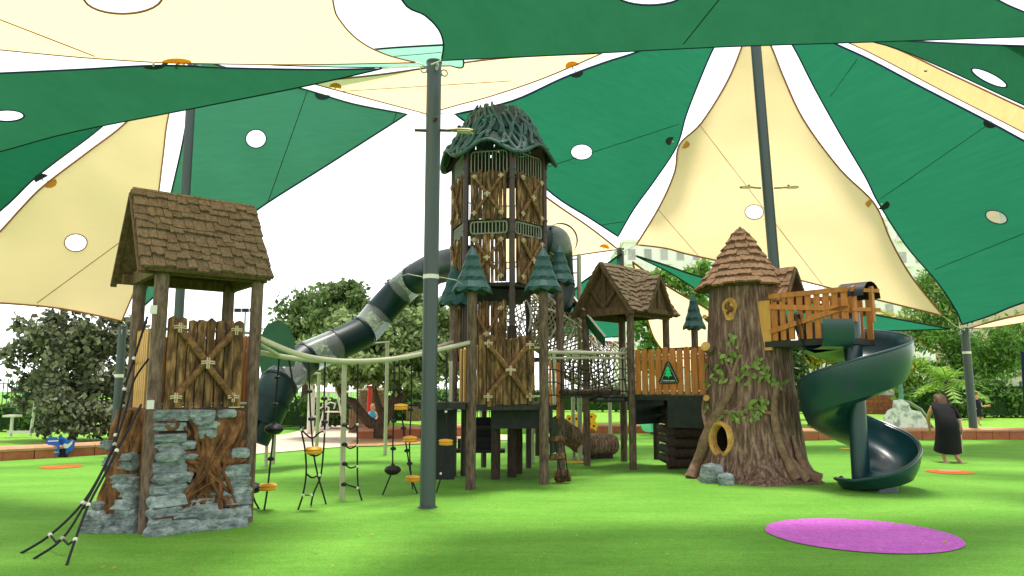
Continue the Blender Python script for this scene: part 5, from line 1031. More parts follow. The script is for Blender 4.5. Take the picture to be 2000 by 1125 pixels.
# ------------------------------------------------------------------ people
def body(name, parent, joints, bones, mat='skin'):
    me = bpy.data.meshes.new(name); names = list(joints); o0 = WL[parent.name]
    me.from_pydata([tuple(Vector(joints[k][0])-o0) for k in names], [(names.index(a), names.index(b)) for a, b in bones], [])
    me.materials.append(MATS[mat]); o = bpy.data.objects.new(name, me); COL.objects.link(o); o.parent = parent
    md = o.modifiers.new('skin', 'SKIN'); sk = me.skin_vertices[0].data
    for i, k in enumerate(names): sk[i].radius = (joints[k][1], joints[k][1]); sk[i].use_root = (k == 'pelvis')
    sb_ = o.modifiers.new('sub', 'SUBSURF'); sb_.levels = 2; sb_.render_levels = 2; md.use_smooth_shade = True; return o
def loft(name, parent, secs, mat, n=22, fold=0.):
    rows_ = [[V(cx+rx*cos(a)*(1+fold*(1-i/len(secs))*sin(9*a)), cy+ry*sin(a)*(1+fold*(1-i/len(secs))*sin(7*a+1)), z+dz*sin(a)) for a in [2*pi*k/n for k in range(n)]] for i, (cx, cy, z, rx, ry, dz) in enumerate(secs)]
    fs = [(i*n+k, i*n+(k+1) % n, (i+1)*n+(k+1) % n, (i+1)*n+k) for i in range(len(rows_)-1) for k in range(n)]+[tuple((len(rows_)-1)*n+k for k in range(n))]
    return MB().add([p for r in rows_ for p in r], fs).build(name, mat, parent, True)
def hand(J, Bn, w, tip, d, side):
    """palm and five fingers from the wrist joint w"""
    p0 = Vector(J[w][0]); d = Vector(d).normalized(); s_ = Vector(side).normalized(); J[tip] = (p0+d*.07, .02); Bn.append((w, tip))
    for i, (o_, l) in enumerate(((-.03, .06), (-.01, .075), (.01, .07), (.03, .055))):
        a, b = tip+'k%d' % i, tip+'f%d' % i; J[a] = (p0+d*.09+s_*o_, .009); J[b] = (p0+d*(.09+l)+s_*o_*1.2+V(0, .02, 0), .007); Bn += [(tip, a), (a, b)]
    J[tip+'t'] = (p0+d*.06-s_*.05, .009); Bn.append((w, tip+'t'))
wp = G(1856, 903); wm = thing('person', 'person in a long black robe with cream trim bending forward, seen from behind', 'person', wp)
X, Y_ = wp.x, wp.y; J = {'pelvis': (V(X-.02, Y_, .78), .13), 'spine': (V(X-.02, Y_+.1, 1.0), .13), 'chest': (V(X, Y_+.22, 1.18), .13), 'neck': (V(X+.05, Y_+.36, 1.29), .055), 'head': (V(X+.07, Y_+.43, 1.34), .085), 'crown': (V(X+.08, Y_+.48, 1.40), .07),
     'hipl': (V(X-.11, Y_, .72), .09), 'kneel': (V(X-.12, Y_+.03, .42), .06), 'ankl': (V(X-.13, Y_+.0, .08), .04), 'toel': (V(X-.16, Y_-.12, .03), .035), 'hipr': (V(X+.1, Y_, .72), .1), 'kneer': (V(X+.11, Y_-.05, .42), .07), 'ankr': (V(X+.11, Y_-.08, .08), .045), 'toer': (V(X+.15, Y_-.2, .03), .038),
     'shr': (V(X+.2, Y_+.17, 1.2), .06), 'elr': (V(X+.3, Y_+.08, .97), .045), 'wrr': (V(X+.31, Y_+.0, .74), .032), 'shl': (V(X-.19, Y_+.22, 1.18), .06), 'ell': (V(X-.2, Y_+.4, .95), .045), 'wrl': (V(X-.12, Y_+.5, .76), .03)}
Bn = [('pelvis', 'spine'), ('spine', 'chest'), ('chest', 'neck'), ('neck', 'head'), ('head', 'crown'), ('pelvis', 'hipl'), ('hipl', 'kneel'), ('kneel', 'ankl'), ('ankl', 'toel'), ('pelvis', 'hipr'), ('hipr', 'kneer'), ('kneer', 'ankr'), ('ankr', 'toer'), ('chest', 'shr'), ('shr', 'elr'), ('elr', 'wrr'), ('chest', 'shl'), ('shl', 'ell'), ('ell', 'wrl')]
hand(J, Bn, 'wrr', 'handr', (0, 0, -1), (0, 1, 0)); hand(J, Bn, 'wrl', 'handl', (.2, .3, -1), (1, 0, 0)); body('body', wm, J, Bn)
rb_ = loft('robe', wm, [(X-.05, Y_-.02, .24, .29, .2, .06), (X-.03, Y_-.02, .45, .265, .19, .02), (X-.02, Y_-.03, .65, .25, .2, 0), (X-.02, Y_-.02, .85, .24, .2, 0), (X-.01, Y_+.05, 1.02, .215, .18, .03), (X, Y_+.13, 1.18, .24, .16, .06), (X+.02, Y_+.2, 1.27, .22, .12, .05), (X+.04, Y_+.27, 1.33, .08, .07, .03)], 'dress', fold=.05)
loft('sleeve', wm, [(X+.3, Y_+.06, .94, .065, .07, 0), (X+.26, Y_+.11, 1.08, .08, .08, 0), (X+.2, Y_+.15, 1.22, .085, .085, 0)], 'dress', 12); loft('cuff', wm, [(X+.301, Y_+.055, .92, .067, .072, 0), (X+.3, Y_+.06, .95, .068, .073, 0)], 'trim_cream', 12)
for s_ in (1,): MB().tube(catmull([V(X+.235, Y_-.1, .24), V(X+.232, Y_-.1, .42), V(X+.215, Y_-.12, .6)], 5), .012, 6).build('trim', 'trim_cream', rb_)
loft('hair', wm, [(X+.04, Y_+.22, 1.27, .1, .07, 0), (X+.06, Y_+.3, 1.38, .125, .1, 0), (X+.07, Y_+.38, 1.46, .11, .1, 0), (X+.08, Y_+.42, 1.5, .06, .05, 0)], 'hair', 16)
for x, y, z in ((J['toel'][0]), (J['toer'][0])): MB().box((x-.01, y+.05, .012), (.045, 0, 0), (0, .12, 0), (0, 0, .01)).build('sandal', 'rope_cream', wm)
kp_ = V(P(1909, 800, 26.5).x, 26.5, .31); kd = thing('person', 'walking child in navy shorts and shirt half behind the leaning pole', 'person', kp_); X, Y_, Z = kp_
J = {'pelvis': (V(X, Y_, Z+.55), .085), 'chest': (V(X+.01, Y_, Z+.82), .09), 'neck': (V(X, Y_-.02, Z+.95), .035), 'head': (V(X-.01, Y_-.03, Z+1.06), .075), 'crown': (V(X-.01, Y_-.02, Z+1.14), .06), 'hipl': (V(X-.06, Y_, Z+.5), .06), 'kneel': (V(X-.02, Y_-.03, Z+.28), .045), 'ankl': (V(X+.02, Y_, Z+.06), .03), 'toel': (V(X+.09, Y_-.04, Z+.025), .025),
     'hipr': (V(X+.06, Y_, Z+.5), .06), 'kneer': (V(X+.12, Y_-.05, Z+.3), .045), 'ankr': (V(X+.02, Y_+.05, Z+.2), .03), 'toer': (V(X+.03, Y_, Z+.12), .025), 'shr': (V(X+.11, Y_, Z+.86), .04), 'elr': (V(X+.14, Y_-.06, Z+.68), .03), 'wrr': (V(X+.24, Y_-.12, Z+.72), .022), 'shl': (V(X-.11, Y_, Z+.86), .04), 'ell': (V(X-.15, Y_+.02, Z+.68), .03), 'wrl': (V(X-.08, Y_-.1, Z+.6), .022)}
hand(J, Bn2 := [b for b in Bn if b[0] in J and b[1] in J and b != ('pelvis', 'spine')]+[('pelvis', 'chest')], 'wrr', 'handr', (1, -.2, 0), (0, 0, 1)); body('body', kd, J, Bn2)
loft('shirt', kd, [(X, Y_, Z+.52, .13, .1, 0), (X, Y_, Z+.7, .135, .105, 0), (X, Y_, Z+.86, .14, .1, 0), (X, Y_, Z+.93, .07, .06, 0)], 'navy_cloth', 16); loft('shorts', kd, [(X+.03, Y_-.02, Z+.33, .14, .1, 0), (X, Y_, Z+.54, .125, .1, 0)], 'navy_cloth', 16)
loft('hair', kd, [(X-.02, Y_+.02, Z+1.03, .075, .07, 0), (X-.015, Y_, Z+1.12, .085, .085, 0), (X-.01, Y_, Z+1.19, .05, .05, 0)], 'hair', 12)
kp_ = V(P(727, 830, 26.5).x, 26.5, .0); kd = thing('person', 'small child in light blue sitting beside the red post', 'person', kp_); X, Y_, Z = kp_; Z = .35
MB().box((X-.02, Y_+.05, .17), (.3, 0, 0), (0, .2, 0), (0, 0, .17)).build('seat_block', 'terracotta', None); bpy.data.objects['seat_block'].name = 'stone_block'; tag(bpy.data.objects['stone_block'], 'low terracotta block the child in light blue sits on', 'block')
J = {'pelvis': (V(X, Y_, Z+.1), .1), 'chest': (V(X+.01, Y_-.02, Z+.38), .095), 'neck': (V(X+.01, Y_-.02, Z+.5), .04), 'head': (V(X+.01, Y_-.03, Z+.61), .085), 'crown': (V(X+.01, Y_-.02, Z+.7), .065), 'hipl': (V(X-.07, Y_-.02, Z+.08), .065), 'kneel': (V(X-.1, Y_-.28, Z+.1), .05), 'ankl': (V(X-.1, Y_-.32, Z-.24), .035), 'toel': (V(X-.1, Y_-.42, Z-.3), .03), 'hipr': (V(X+.07, Y_-.02, Z+.08), .065), 'kneer': (V(X+.1, Y_-.28, Z+.1), .05), 'ankr': (V(X+.1, Y_-.32, Z-.24), .035), 'toer': (V(X+.1, Y_-.42, Z-.3), .03), 'shr': (V(X+.12, Y_, Z+.42), .045), 'elr': (V(X+.17, Y_-.06, Z+.26), .035), 'wrr': (V(X+.12, Y_-.2, Z+.18), .025), 'shl': (V(X-.12, Y_, Z+.42), .045), 'ell': (V(X-.17, Y_-.06, Z+.26), .035), 'wrl': (V(X-.1, Y_-.2, Z+.18), .025)}
body('body', kd, J, [b for b in Bn if b[0] in J and b[1] in J]+[('pelvis', 'chest')])
loft('shirt', kd, [(X, Y_, Z+.12, .15, .12, 0), (X, Y_, Z+.3, .15, .115, 0), (X, Y_, Z+.42, .15, .11, 0), (X, Y_, Z+.5, .07, .06, 0)], 'cyan_cloth', 16); loft('trousers', kd, [(X, Y_-.3, Z-.02, .17, .08, 0), (X, Y_-.2, Z+.06, .19, .16, .04), (X, Y_-.02, Z+.16, .155, .13, 0)], 'cyan_cloth', 16)
loft('hair', kd, [(X+.01, Y_+.02, Z+.58, .085, .08, 0), (X+.01, Y_, Z+.67, .092, .09, 0), (X+.01, Y_, Z+.75, .05, .05, 0)], 'rope_cream', 12)
# ------------------------------------------------------------------ vegetation
def leaf_cloud(blobs, n, size, seed, flat_=.0, aspect=1.7):
    """n leaf-sized faces spread through the outer part of each clump; returns verts, faces as arrays"""
    r = np.random.RandomState(seed); vol = np.array([b[3]*b[4]*b[5] for b in blobs])**.75; cnt = np.maximum(20, (n*vol/vol.sum()).astype(int)); Ps = []
    for b, c in zip(blobs, cnt):
        k = max(3, int(4+b[3]*b[5]*3)); d = r.normal(size=(c, 3)); d /= np.linalg.norm(d, axis=1)[:, None]
        cc = r.normal(size=(k*3, 3)); cc /= np.linalg.norm(cc, axis=1)[:, None]; ci = r.randint(0, k*3, c); d = d*.34+cc[ci]*.8     # clumped directions leave gaps
        rad = r.uniform(.45, 1.05, c)**.6; Ps.append(np.array(b[:3])+d*rad[:, None]*np.array(b[3:6]))
    Pn = np.concatenate(Ps); m = len(Pn); a = r.normal(size=(m, 3)); a[:, 2] -= .5; a /= np.linalg.norm(a, axis=1)[:, None]; t = r.normal(size=(m, 3)); s_ = np.cross(a, t); s_ /= np.linalg.norm(s_, axis=1)[:, None]
    L = (size*r.uniform(.45, 1.45, m))[:, None]; Wd = L/aspect; v = np.stack([Pn, Pn+a*L*.5+s_*Wd*.5, Pn+a*L, Pn+a*L*.5-s_*Wd*.5], 1).reshape(-1, 3)
    return v
def quads(name, v, mat, parent):
    c = WL[parent.name] if parent else Vector((0, 0, 0)); v = v-np.array(c); m = len(v)//4; me = bpy.data.meshes.new(name); me.vertices.add(len(v)); me.vertices.foreach_set('co', v.astype(np.float32).ravel())
    me.loops.add(m*4); me.loops.foreach_set('vertex_index', np.arange(m*4, dtype=np.int32)); me.polygons.add(m); me.polygons.foreach_set('loop_start', np.arange(0, m*4, 4, dtype=np.int32)); me.update(); me.validate()
    me.materials.append(MATS[mat]); o = bpy.data.objects.new(name, me); COL.objects.link(o); o.parent = parent; return o
def tree(name, label, base, trunk, blobs, n, size, mat, seed, cat='tree', limbs=(), group=None, aspect=1.7):
    o = thing(name, label, cat, base, group)
    if trunk:
        mb = MB(); pts = catmull([Vector(p[:3]) for p in trunk], 5); m = len(pts); rr = [lerp(trunk[0][3], trunk[-1][3], i/(m-1)) for i in range(m)]; rr[0] *= 1.35; mb.tube(pts, [r*(1+.15*noise.noise(p*3)) for r, p in zip(rr, pts)], 12)
        for lb in limbs: c = catmull([Vector(p[:3]) for p in lb], 5); mb.tube(c, [lerp(lb[0][3], lb[-1][3], i/(len(c)-1)) for i in range(len(c))], 8)
        mb.build('trunk', 'bark_tree', o, True)
    quads('crown', leaf_cloud(blobs, n, size, seed, aspect=aspect), mat, o); return o
def blob_px(px, py, Y, rx, ry, rd=None): p = P(px, py, Y); s_ = Y/F; return (p.x, p.y, p.z, rx*s_, (rd or rx)*s_, ry*s_)
Yl = 19.8; b_ = P(140, 860, Yl); b_.z = .3
tree('broad_shrub', 'large dark purplish shrub behind the left seat wall', b_, [(b_.x, b_.y, .2, .1), (b_.x+.05, b_.y, 1.2, .08), (b_.x-.1, b_.y, 2.4, .04)], [blob_px(120, 690, Yl, 78, 70), blob_px(175, 650, Yl+.4, 70, 50), blob_px(70, 720, Yl, 52, 66), blob_px(200, 720, Yl+.3, 62, 80), blob_px(140, 780, Yl-.2, 78, 66), blob_px(260, 700, Yl+1, 60, 80), blob_px(95, 640, Yl, 40, 34), blob_px(60, 660, Yl, 26, 28), blob_px(190, 810, Yl-.2, 66, 40), blob_px(120, 820, Yl-.2, 50, 40), blob_px(275, 790, Yl+1, 50, 60), blob_px(38, 634, Yl, 20, 16), blob_px(110, 612, Yl, 22, 14), blob_px(160, 606, Yl+.3, 24, 14), blob_px(215, 618, Yl+.5, 30, 18), blob_px(22, 690, Yl, 20, 22), blob_px(45, 770, Yl, 24, 30)], 15000, .15, 'leaf_purple', 1, 'shrub',
     [[(b_.x, b_.y, .8, .05), (b_.x-.7, b_.y-.3, 1.8, .02)], [(b_.x, b_.y, .9, .05), (b_.x+.8, b_.y-.2, 2.0, .02)]], aspect=1.4)
gt = G(748, 857); Yt = gt.y; tp_ = lambda x, y, r, o=0: tuple(P(x, y, Yt+o))+(r,)
tree('spreading_tree', 'big spreading tree with forked trunk behind the hanging ropes', gt, [tuple(gt)+(.32,), tp_(744, 835, .3), tp_(752, 815, .24), tp_(770, 780, .17), tp_(785, 735, .1)],
     [blob_px(700, 655, Yt, 70, 50), blob_px(770, 660, Yt, 80, 60), blob_px(640, 690, Yt, 60, 50), blob_px(730, 710, Yt-.6, 90, 45), blob_px(820, 690, Yt, 60, 60), blob_px(850, 640, Yt+1, 60, 60), blob_px(660, 735, Yt-.5, 52, 24), blob_px(790, 735, Yt-.6, 70, 30), blob_px(610, 725, Yt+.5, 36, 26), blob_px(870, 710, Yt, 40, 40)], 24000, .2, 'leaf_tree', 2,
     limbs=[[tp_(742, 835, .2), tp_(718, 822, .15), tp_(700, 800, .14), tp_(690, 786, .13), tp_(676, 780, .12), tp_(664, 765, .11), tp_(660, 740, .08)], [tp_(750, 815, .16), tp_(738, 790, .1), tp_(730, 750, .06)], [tp_(756, 805, .15), tp_(790, 770, .1), tp_(812, 735, .05)]], aspect=1.8)
for i, (px, py, rx, ry, Y, m) in enumerate(((668, 590, 66, 44, 31, 'leaf_olive'), (590, 625, 62, 56, 33, 'leaf_olive'), (790, 575, 40, 34, 34, 'leaf_olive'))):
    lab = ['pale olive tree rising above the clear slide sections', 'pale olive tree left of the tube slide middle', 'pale olive tree top behind the thick front pole'][i]
    b_ = P(px, 800, Y); b_.z = .3; tree('olive_tree', lab, b_, [(b_.x, b_.y, .2, .2), (b_.x+.1, b_.y, 2, .15), (b_.x, b_.y, P(px, py, Y).z, .06)], [blob_px(px, py, Y, rx, ry), blob_px(px-rx*.5, py+ry*.6, Y, rx*.7, ry*.7), blob_px(px+rx*.6, py+ry*.5, Y, rx*.7, ry*.8), blob_px(px+rx*.1, py+ry*1.2, Y, rx*.9, ry*.8), blob_px(px+rx*.2, py-ry*.5, Y, rx*.5, ry*.6)], 6000, .24, m, 5+i, group='pale trees behind the slide')
def hedge(label, a, b, h, dpt, n, mat, seed, zb=.3, name='hedge', size=.13):
    a, b = Vector(a), Vector(b); o = thing(name, label, 'hedge', ((a.x+b.x)/2, (a.y+b.y)/2, zb)); k = max(3, int((b-a).length/(h*.7))); bl = []
    for i in range(k+1): p = lerp(a, b, i/k); bl.append((p.x, p.y, zb+h*.5, h*.55, dpt*.55, h*.5*random.uniform(.9, 1.12)))
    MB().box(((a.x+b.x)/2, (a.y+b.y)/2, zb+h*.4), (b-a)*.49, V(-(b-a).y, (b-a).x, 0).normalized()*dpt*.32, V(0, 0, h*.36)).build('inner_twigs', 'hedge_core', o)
    quads('foliage', leaf_cloud(bl, int(n*1.7), size*1.15, seed), mat, o); return o
hedge('clipped hedge behind the curved path', P(540, 800, 31), P(700, 800, 31), 1.25, 1.2, 6000, 'leaf_hedge', 21, zb=.1)
hedge('green hedge between the tree trunk and the front pole', P(752, 800, 33), P(850, 800, 33), 1.5, 1.2, 4000, 'leaf_hedge', 22, zb=.2)
hedge('low hedge at the left edge under the pale fence', P(-60, 830, 24), P(95, 830, 24), .95, 1.0, 4000, 'leaf_hedge', 23)
hedge('long low hedge seen under the rope bridge', P(870, 810, 46), P(1420, 810, 44), 1.5, 1.4, 8000, 'leaf_hedge', 24, size=.18)
hedge('hedge along the far lawn behind the spiral slide', P(1540, 800, 42), P(1700, 800, 42), 1.4, 1.2, 3000, 'leaf_hedge', 25, size=.17)
hedge('rounded hedge at the right edge behind the leaning pole', P(1900, 790, 36), P(2080, 790, 36), 1.9, 1.8, 7000, 'leaf_hedge', 26, size=.16)
hedge('dark hedge behind the person in black', P(1780, 795, 36), P(1900, 795, 36), 1.5, 1.5, 5000, 'leaf_hedge', 27, size=.16)
def bgtree(name, label, px, Y, bl, n, size, mat, seed, tr=.18, asp=1.8):
    b_ = P(px, 790, Y); b_.z = .25; bb = [blob_px(x, y, Y+o, rx, ry) for x, y, rx, ry, o in bl]; zt = max(q[2] for q in bb)
    return tree(name, label, b_, [(b_.x, b_.y, .2, tr), (b_.x+.1, b_.y, zt*.5, tr*.7), (b_.x-.1, b_.y, zt, tr*.3)], bb, n, size, mat, seed, limbs=[[(b_.x, b_.y, zt*.35, tr*.5)]+[(q[0], q[1], q[2], .03)] for q in bb[:4]], aspect=asp)
bgtree('flowering_tree', 'sparse dark leaved tree behind the hut and hollow tree', 1320, 38, [(1270, 560, 34, 30, 0), (1320, 540, 40, 26, 0), (1350, 570, 40, 40, 0), (1290, 610, 40, 40, 0), (1262, 640, 34, 40, 0), (1375, 530, 24, 24, 0), (1280, 690, 36, 40, 0), (1340, 640, 40, 40, 1)], 5200, .3, 'leaf_mid', 31)
bgtree('yellow_leaved_tree', 'yellowish small tree behind the spiral slide', 1600, 34, [(1585, 695, 34, 22, 0), (1620, 685, 34, 24, 0), (1560, 680, 26, 22, 0), (1640, 700, 24, 18, 0)], 4200, .18, 'leaf_yellow', 32, .12)
bgtree('dark_tree', 'dark leafy tree right behind the hollow tree trunk', 1545, 33, [(1545, 690, 26, 26, 0), (1560, 720, 22, 24, 0), (1540, 750, 24, 30, 0)], 2600, .17, 'leaf_dark', 33, .12)
bgtree('feathery_tree', 'tall feathery light green tree below the green sail at right', 1880, 40, [(1830, 560, 44, 42, 0), (1800, 620, 50, 36, 0), (1860, 600, 50, 40, 0), (1830, 660, 50, 34, -.5), (1880, 680, 44, 36, -.5), (1930, 660, 50, 40, 0), (1960, 700, 44, 44, 0), (1990, 650, 50, 40, 0), (1850, 720, 40, 26, 0), (1920, 720, 50, 34, 0), (2030, 690, 40, 50, 0)], 14000, .3, 'leaf_mid', 34, .2, 3.2)
bgtree('bushy_tree', 'round green bush left of the person in black', 1790, 37.5, [(1800, 730, 40, 34, 0), (1770, 745, 30, 28, 0), (1830, 760, 36, 30, 0), (1790, 775, 40, 22, 0), (1760, 715, 22, 24, 0)], 6000, .2, 'leaf_light', 35, .12)
bgtree('bare_bush', 'thin brownish bush beside the white shed', 1765, 37, [(1755, 720, 26, 36, 0), (1745, 745, 20, 24, 0)], 700, .16, 'leaf_yellow', 36, .06)
def palm(label, px, pyb, Y, crown, n, L, seed, mat='leaf_light'):
    r = random.Random(seed); c = P(crown[0], crown[1], Y); b_ = P(px, pyb, Y); o = thing('fan_palm', label, 'palm', V(b_.x, b_.y, .25)); MB().tube([V(b_.x, b_.y, .2), lerp(V(b_.x, b_.y, .2), c, .6), c], [.16, .12, .12], 10).build('trunk', 'bark_tree', o, True)
    for k in range(n):
        a = 2*pi*k/n+r.uniform(-.2, .2); el = r.uniform(-.2, 1.2); d = V(cos(a)*cos(el), sin(a)*cos(el), sin(el)); mb = MB(); pts = [c+d*L*t+V(0, 0, -.45*L*t*t) for t in [i/8 for i in range(9)]]; s_ = d.cross(V(0, 0, 1)).normalized()
        for i in range(2, 9):
            for sg in (-1, 1):
                q = pts[i]; e = q+(s_*sg*.8+d*.6-V(0, 0, .35)).normalized()*L*.38*(1.2-i/12); t_ = (pts[i]-pts[i-1])*.45; mb.add([q-t_, q+t_, e], [(0, 1, 2)])
        mb.tube(pts, .018, 4); mb.build('frond', mat, o)
    return o
palm('tall palm with drooping fronds in front of the white building', 1752, 790, 41, (1752, 640), 15, 2.2, 3, 'leaf_yellow'); palm('low fan palm behind the person in black', 1850, 800, 34, (1850, 745), 18, 1.6, 4)
palm('tiny palm top showing above the dark shrub', 125, 830, 26, (125, 600), 10, .9, 6)
# ------------------------------------------------------------------ fences
def fence(label, a, b, h, mat, sp=.14, zb=.2):
    a, b = Vector(a), Vector(b); a.z = b.z = zb; o = thing('metal_fence', label, 'fence', a); mb = MB(); n = int((b-a).length/sp)
    for i in range(n): p = lerp(a, b, i/n); mb.add([p+V(-.018, 0, 0), p+V(.018, 0, 0), p+V(.018, 0, h), p+V(-.018, 0, h)], [(0, 1, 2, 3)]); mb.box(p+V(0, .012, h/2), (.018, 0, 0), (0, .01, 0), (0, 0, h/2))
    x = mb.build('pickets', mat, o); x['kind'] = 'stuff'
    for z in (.25, h-.2): MB().bar(a+V(0, .04, z), b+V(0, .04, z), .03, .05).build('rail', mat, o)
    for i in range(int((b-a).length/2.6)+1): p = a+(b-a).normalized()*2.6*i; MB().tube([p+V(0, .06, 0), p+V(0, .06, h+.1)], .035, 8).build('post', mat, o)
fence('teal metal picket fence at the left edge', P(-120, 800, 27), P(120, 800, 28), 1.8, 'fence_teal'); fence('long pale metal fence behind the spreading tree', P(490, 800, 40), P(1000, 800, 42), 2.2, 'fence_pale'); fence('pale metal fence behind the wooden hut', P(1000, 800, 52), P(1420, 800, 52), 2.4, 'fence_pale', .2); fence('metal fence at the right edge beyond the hedge', P(1880, 790, 43), P(2060, 790, 43), 2.6, 'fence_pale')
# ------------------------------------------------------------------ buildings
def building(label, px0, px1, pyt, Y, mat, rows_, cols, depth=10, bal=True, wm_='window_dark', skip=0):
    a, b = P(px0, 790, Y), P(px1, 790, Y); zt = ZY(Y, pyt); o = thing('apartment_building', label, 'building', V((a.x+b.x)/2, Y, 0)); MB().abox(a.x, b.x, Y, Y+depth, 0, zt).build('wall', mat, o); MB().abox(a.x-.15, b.x+.15, Y-.15, Y+depth, zt, zt+.3).build('roof_slab', mat, o)
    fw, fh = (b.x-a.x)/cols, zt/rows_
    for i in range(rows_):
        for j in range(cols):
            x0, z0 = a.x+fw*(j+.22), fh*(i+.32); w_ = MB().abox(x0, x0+fw*.5, Y-.06, Y+.02, z0, z0+fh*.45).build('window', 'white_metal', o); MB().abox(x0+.06, x0+fw*.5-.06, Y-.075, Y-.061, z0+.06, z0+fh*.45-.06).build('pane', wm_, w_)
            if bal and j % 2 == 0: MB().abox(x0-fw*.1, x0+fw*.6, Y-.9, Y-.08, z0-fh*.18, z0-fh*.05).build('balcony', mat, o)
    return o
building('pale apartment block seen behind the hut and cream sail', 1225, 1420, 474, 75, 'facade_white', 6, 6); building('tan apartment block behind the yellow leaved tree', 1330, 1500, 520, 95, 'facade_tan', 5, 4)
building('white apartment tower between the cream and green sails', 1700, 1835, 430, 80, 'facade_white', 7, 4); building('tan building behind the right hand green sail', 1845, 2060, 400, 85, 'facade_tan', 7, 5); building('low white building behind the spiral slide', 1540, 1700, 690, 55, 'facade_white', 2, 4, bal=False)
# white corrugated shed on a brick base
Ys = 41; sh = thing('corrugated_shed', 'white corrugated shed on an orange brick base behind the slide', 'shed', V(P(1725, 800, Ys).x, Ys, .25)); a, b = P(1676, 700, Ys), P(1765, 700, Ys); z0, z1, zb = .25, ZY(Ys, 772), ZY(Ys, 690)
MB().abox(a.x, b.x, Ys+.05, Ys+3, z1, zb).build('wall', 'facade_white', sh)
for i in range(14): x = a.x+(P(1705, 700, Ys).x+.6-a.x)*i/14; MB().abox(x, x+.08, Ys, Ys+.06, z1, zb-.02).build('rib', 'corrugated', sh)
MB().abox(a.x, b.x, Ys-.1, Ys+3, z0, z1-.01).build('base', 'mortar', sh)
BR = MB().abox(-.5, .5, -.5, .5, 0, 1).mesh('shed_brick', 'brick'); nb, rb = 9, 5
for i in range(rb):
    for j in range(nb):
        w_ = (b.x-a.x)/nb; x = a.x+w_*(j+.5+(.25 if i % 2 else -.0)); 
        if x+w_/2 > b.x: continue
        inst(BR, 'brick', sh, basis((w_*.94, 0, 0), (0, .05, 0), (0, 0, (z1-z0)/rb*.9), (x, Ys-.11, z0+(z1-z0)/rb*i)))
MB().box(P(1728, 724, Ys-.3), (.5, 0, 0), (0, .2, 0), (0, 0, .12)).build('vent_box', 'black', sh)
# green pole beside the shed, thin white post and green frame
q = P(1762, 790, 33); o = thing('green_pole', 'thin green pole beside the round green bush', 'pole', V(q.x, q.y, .25)); MB().tube([V(q.x, q.y, .2), V(q.x-.03, q.y, ZY(33, 690))], .09, 10).build('shaft', 'fence_teal', o); MB().lathe((q.x-.03, q.y, ZY(33, 690)), [(.1, 0), (.05, .06)], 10).build('cap', 'fence_teal', o)
q = P(606, 840, 27); o = thing('white_post', 'white post standing behind the hanging ropes', 'post', V(q.x, q.y, 0)); MB().tube([V(q.x, q.y, 0), V(q.x, q.y, ZY(27, 752))], .13, 12).build('shaft', 'white_metal', o); MB().lathe((q.x, q.y, ZY(27, 752)), [(.15, 0), (.05, .08)], 12).build('cap', 'white_metal', o)
# slatted kiosk with red post, bins, exercise frames
q = P(727, 828, 28); kq = thing('slatted_kiosk', 'round brown slatted kiosk with white roof behind the forked trunk', 'kiosk', V(q.x, q.y, 0)); zk = ZY(28, 762); MB().lathe((q.x, q.y, 0), [(.5, 0), (.5, zk)], 20).build('core', 'slat_brown', kq)
for i in range(16): MB().lathe((q.x, q.y, .08+zk*i/16.5), [(.55, 0), (.55, zk/16.5*.6)], 20).build('slat', 'slat_brown', kq)
MB().lathe((q.x, q.y, zk), [(.75, 0), (.75, .1), (.3, .2)], 20).build('roof', 'white_metal', kq)
q = P(718, 828, 27.0); o = thing('red_post', 'tall red post in front of the brown slatted kiosk', 'post', V(q.x, q.y, 0)); MB().tube([V(q.x, q.y, 0), V(q.x+.06, q.y, ZY(27, 756))], .075, 10).build('shaft', 'red_paint', o); MB().box(V(q.x+.06, q.y, ZY(27, 756)), (.13, 0, 0), (0, .05, 0), (0, 0, .05)).build('head_plate', 'red_paint', o)
for px, py, lab in ((699, 845, 'brown slatted litter bin left of the red post'), (808, 834, 'brown litter bin on the lawn beside the front pole')):
    q = G(px, py); o = thing('litter_bin', lab, 'bin', q, 'litter bins'); MB().abox(q.x-.26, q.x+.26, q.y-.26, q.y+.26, .05, .85).build('box', 'slat_brown', o)
    for i in range(6): x = q.x-.25+.1*i; MB().abox(x-.04, x+.04, q.y-.3, q.y-.262, .02, .88).build('slat', 'slat_brown', o)
    MB().abox(q.x-.3, q.x+.3, q.y-.31, q.y+.3, .9, .96).build('lid', 'black', o)
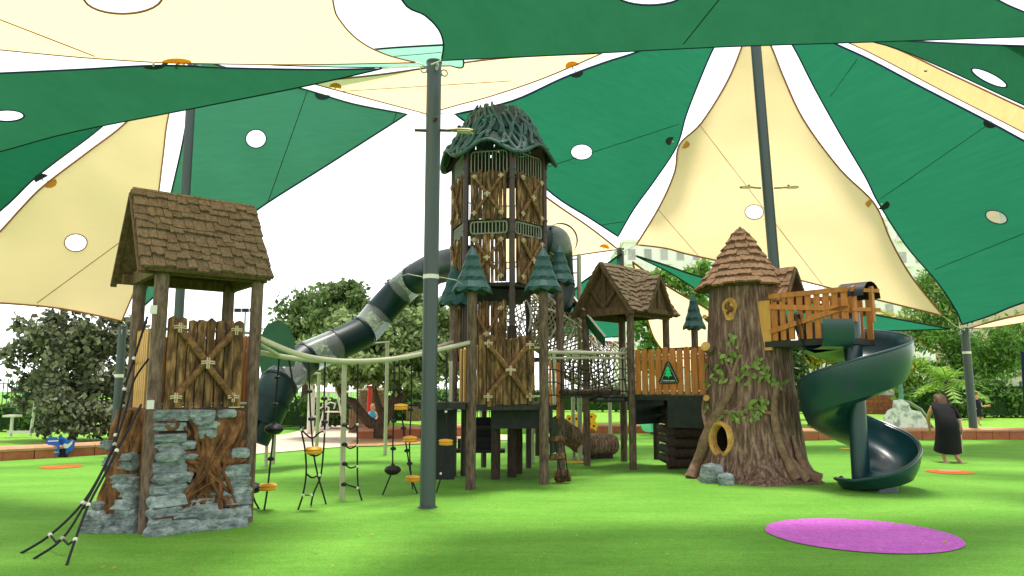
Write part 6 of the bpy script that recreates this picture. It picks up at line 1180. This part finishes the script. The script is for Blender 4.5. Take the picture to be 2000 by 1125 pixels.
def gym(label, px, py, Y, kind):
    q = P(px, py, Y); o = thing('exercise_machine', label, 'exercise machine', V(q.x, q.y, 0), 'outdoor exercise machines'); z = .3 if px < 200 else 0.; B_ = V(q.x, q.y, z)
    if kind == 0:
        MB().tube([B_+V(-.35, 0, 0), B_+V(-.35, 0, .55)], .04, 8).build('seat_post', 'white_metal', o); MB().box(B_+V(-.35, 0, .56), (.18, 0, 0), (0, .15, 0), (0, 0, .03)).build('seat', 'white_metal', o); MB().tube([B_+V(.2, 0, 0), B_+V(.25, 0, .9), B_+V(.0, 0, 1.02)], .04, 8).build('upright', 'white_metal', o); MB().tube([B_+V(-.1, 0, .86), B_+V(.3, 0, 1.1), B_+V(.5, 0, 1.05), B_+V(.45, 0, .85)], .03, 8).build('handle', 'white_metal', o); MB().bar(B_+V(-.45, 0, .12), B_+V(.3, 0, .12), .06, .06).build('base_bar', 'white_metal', o)
    else:
        for x0, x1 in ((-.5, -.15), (.5, .15)): MB().tube([B_+V(x0, 0, 0), B_+V(x1, 0, 1.5)], .04, 8).build('leg', 'white_metal', o)
        MB().tube([B_+V(-.6, 0, 1.5), B_+V(.6, 0, 1.5)], .04, 8).build('top_bar', 'white_metal', o); MB().tube([B_+V(-.33, 0, .75), B_+V(.33, 0, .75)], .03, 8).build('rung', 'white_metal', o)
gym('white exercise machine with seat at the left edge behind the wall', 45, 855, 21.0, 0); gym('white A frame exercise machine behind the rope net climber', 648, 835, 28.5, 1); gym('white exercise machine with seat left of the A frame', 628, 838, 29, 0)
q = P(470, 800, 48); fl = thing('floodlight_mast', 'far thin floodlight mast right of the stone tower roof', 'lamp post', V(q.x, q.y, 0)); MB().tube([V(q.x, q.y, 0), V(q.x, q.y, ZY(48, 606))], .07, 8).build('mast', 'galv', fl)
for i in range(3): MB().box(V(q.x-.5+.5*i, q.y, ZY(48, 606)), (.2, 0, 0), (0, .12, 0), (0, 0, .12)).build('lamp_head', 'black', fl)
# fallen leaves on the turf
lv = MB(); rr = random.Random(77)
for i in range(260):
    g = G(rr.uniform(150, 1950), rr.uniform(905, 1120)); a = rr.uniform(0, 6.3); s_ = rr.uniform(.01, .028); d = V(cos(a), sin(a), .2)*s_; e = V(-sin(a), cos(a), .1)*s_*.5; g.z = .018; lv.add([g-d, g+e+V(0, 0, .006), g+d, g-e], [(0, 1, 2, 3)])
o = lv.build('fallen_leaves', 'leaf_yellow'); o['kind'] = 'stuff'; o['label'] = 'scattered dry leaves on the turf'; o['category'] = 'leaves'
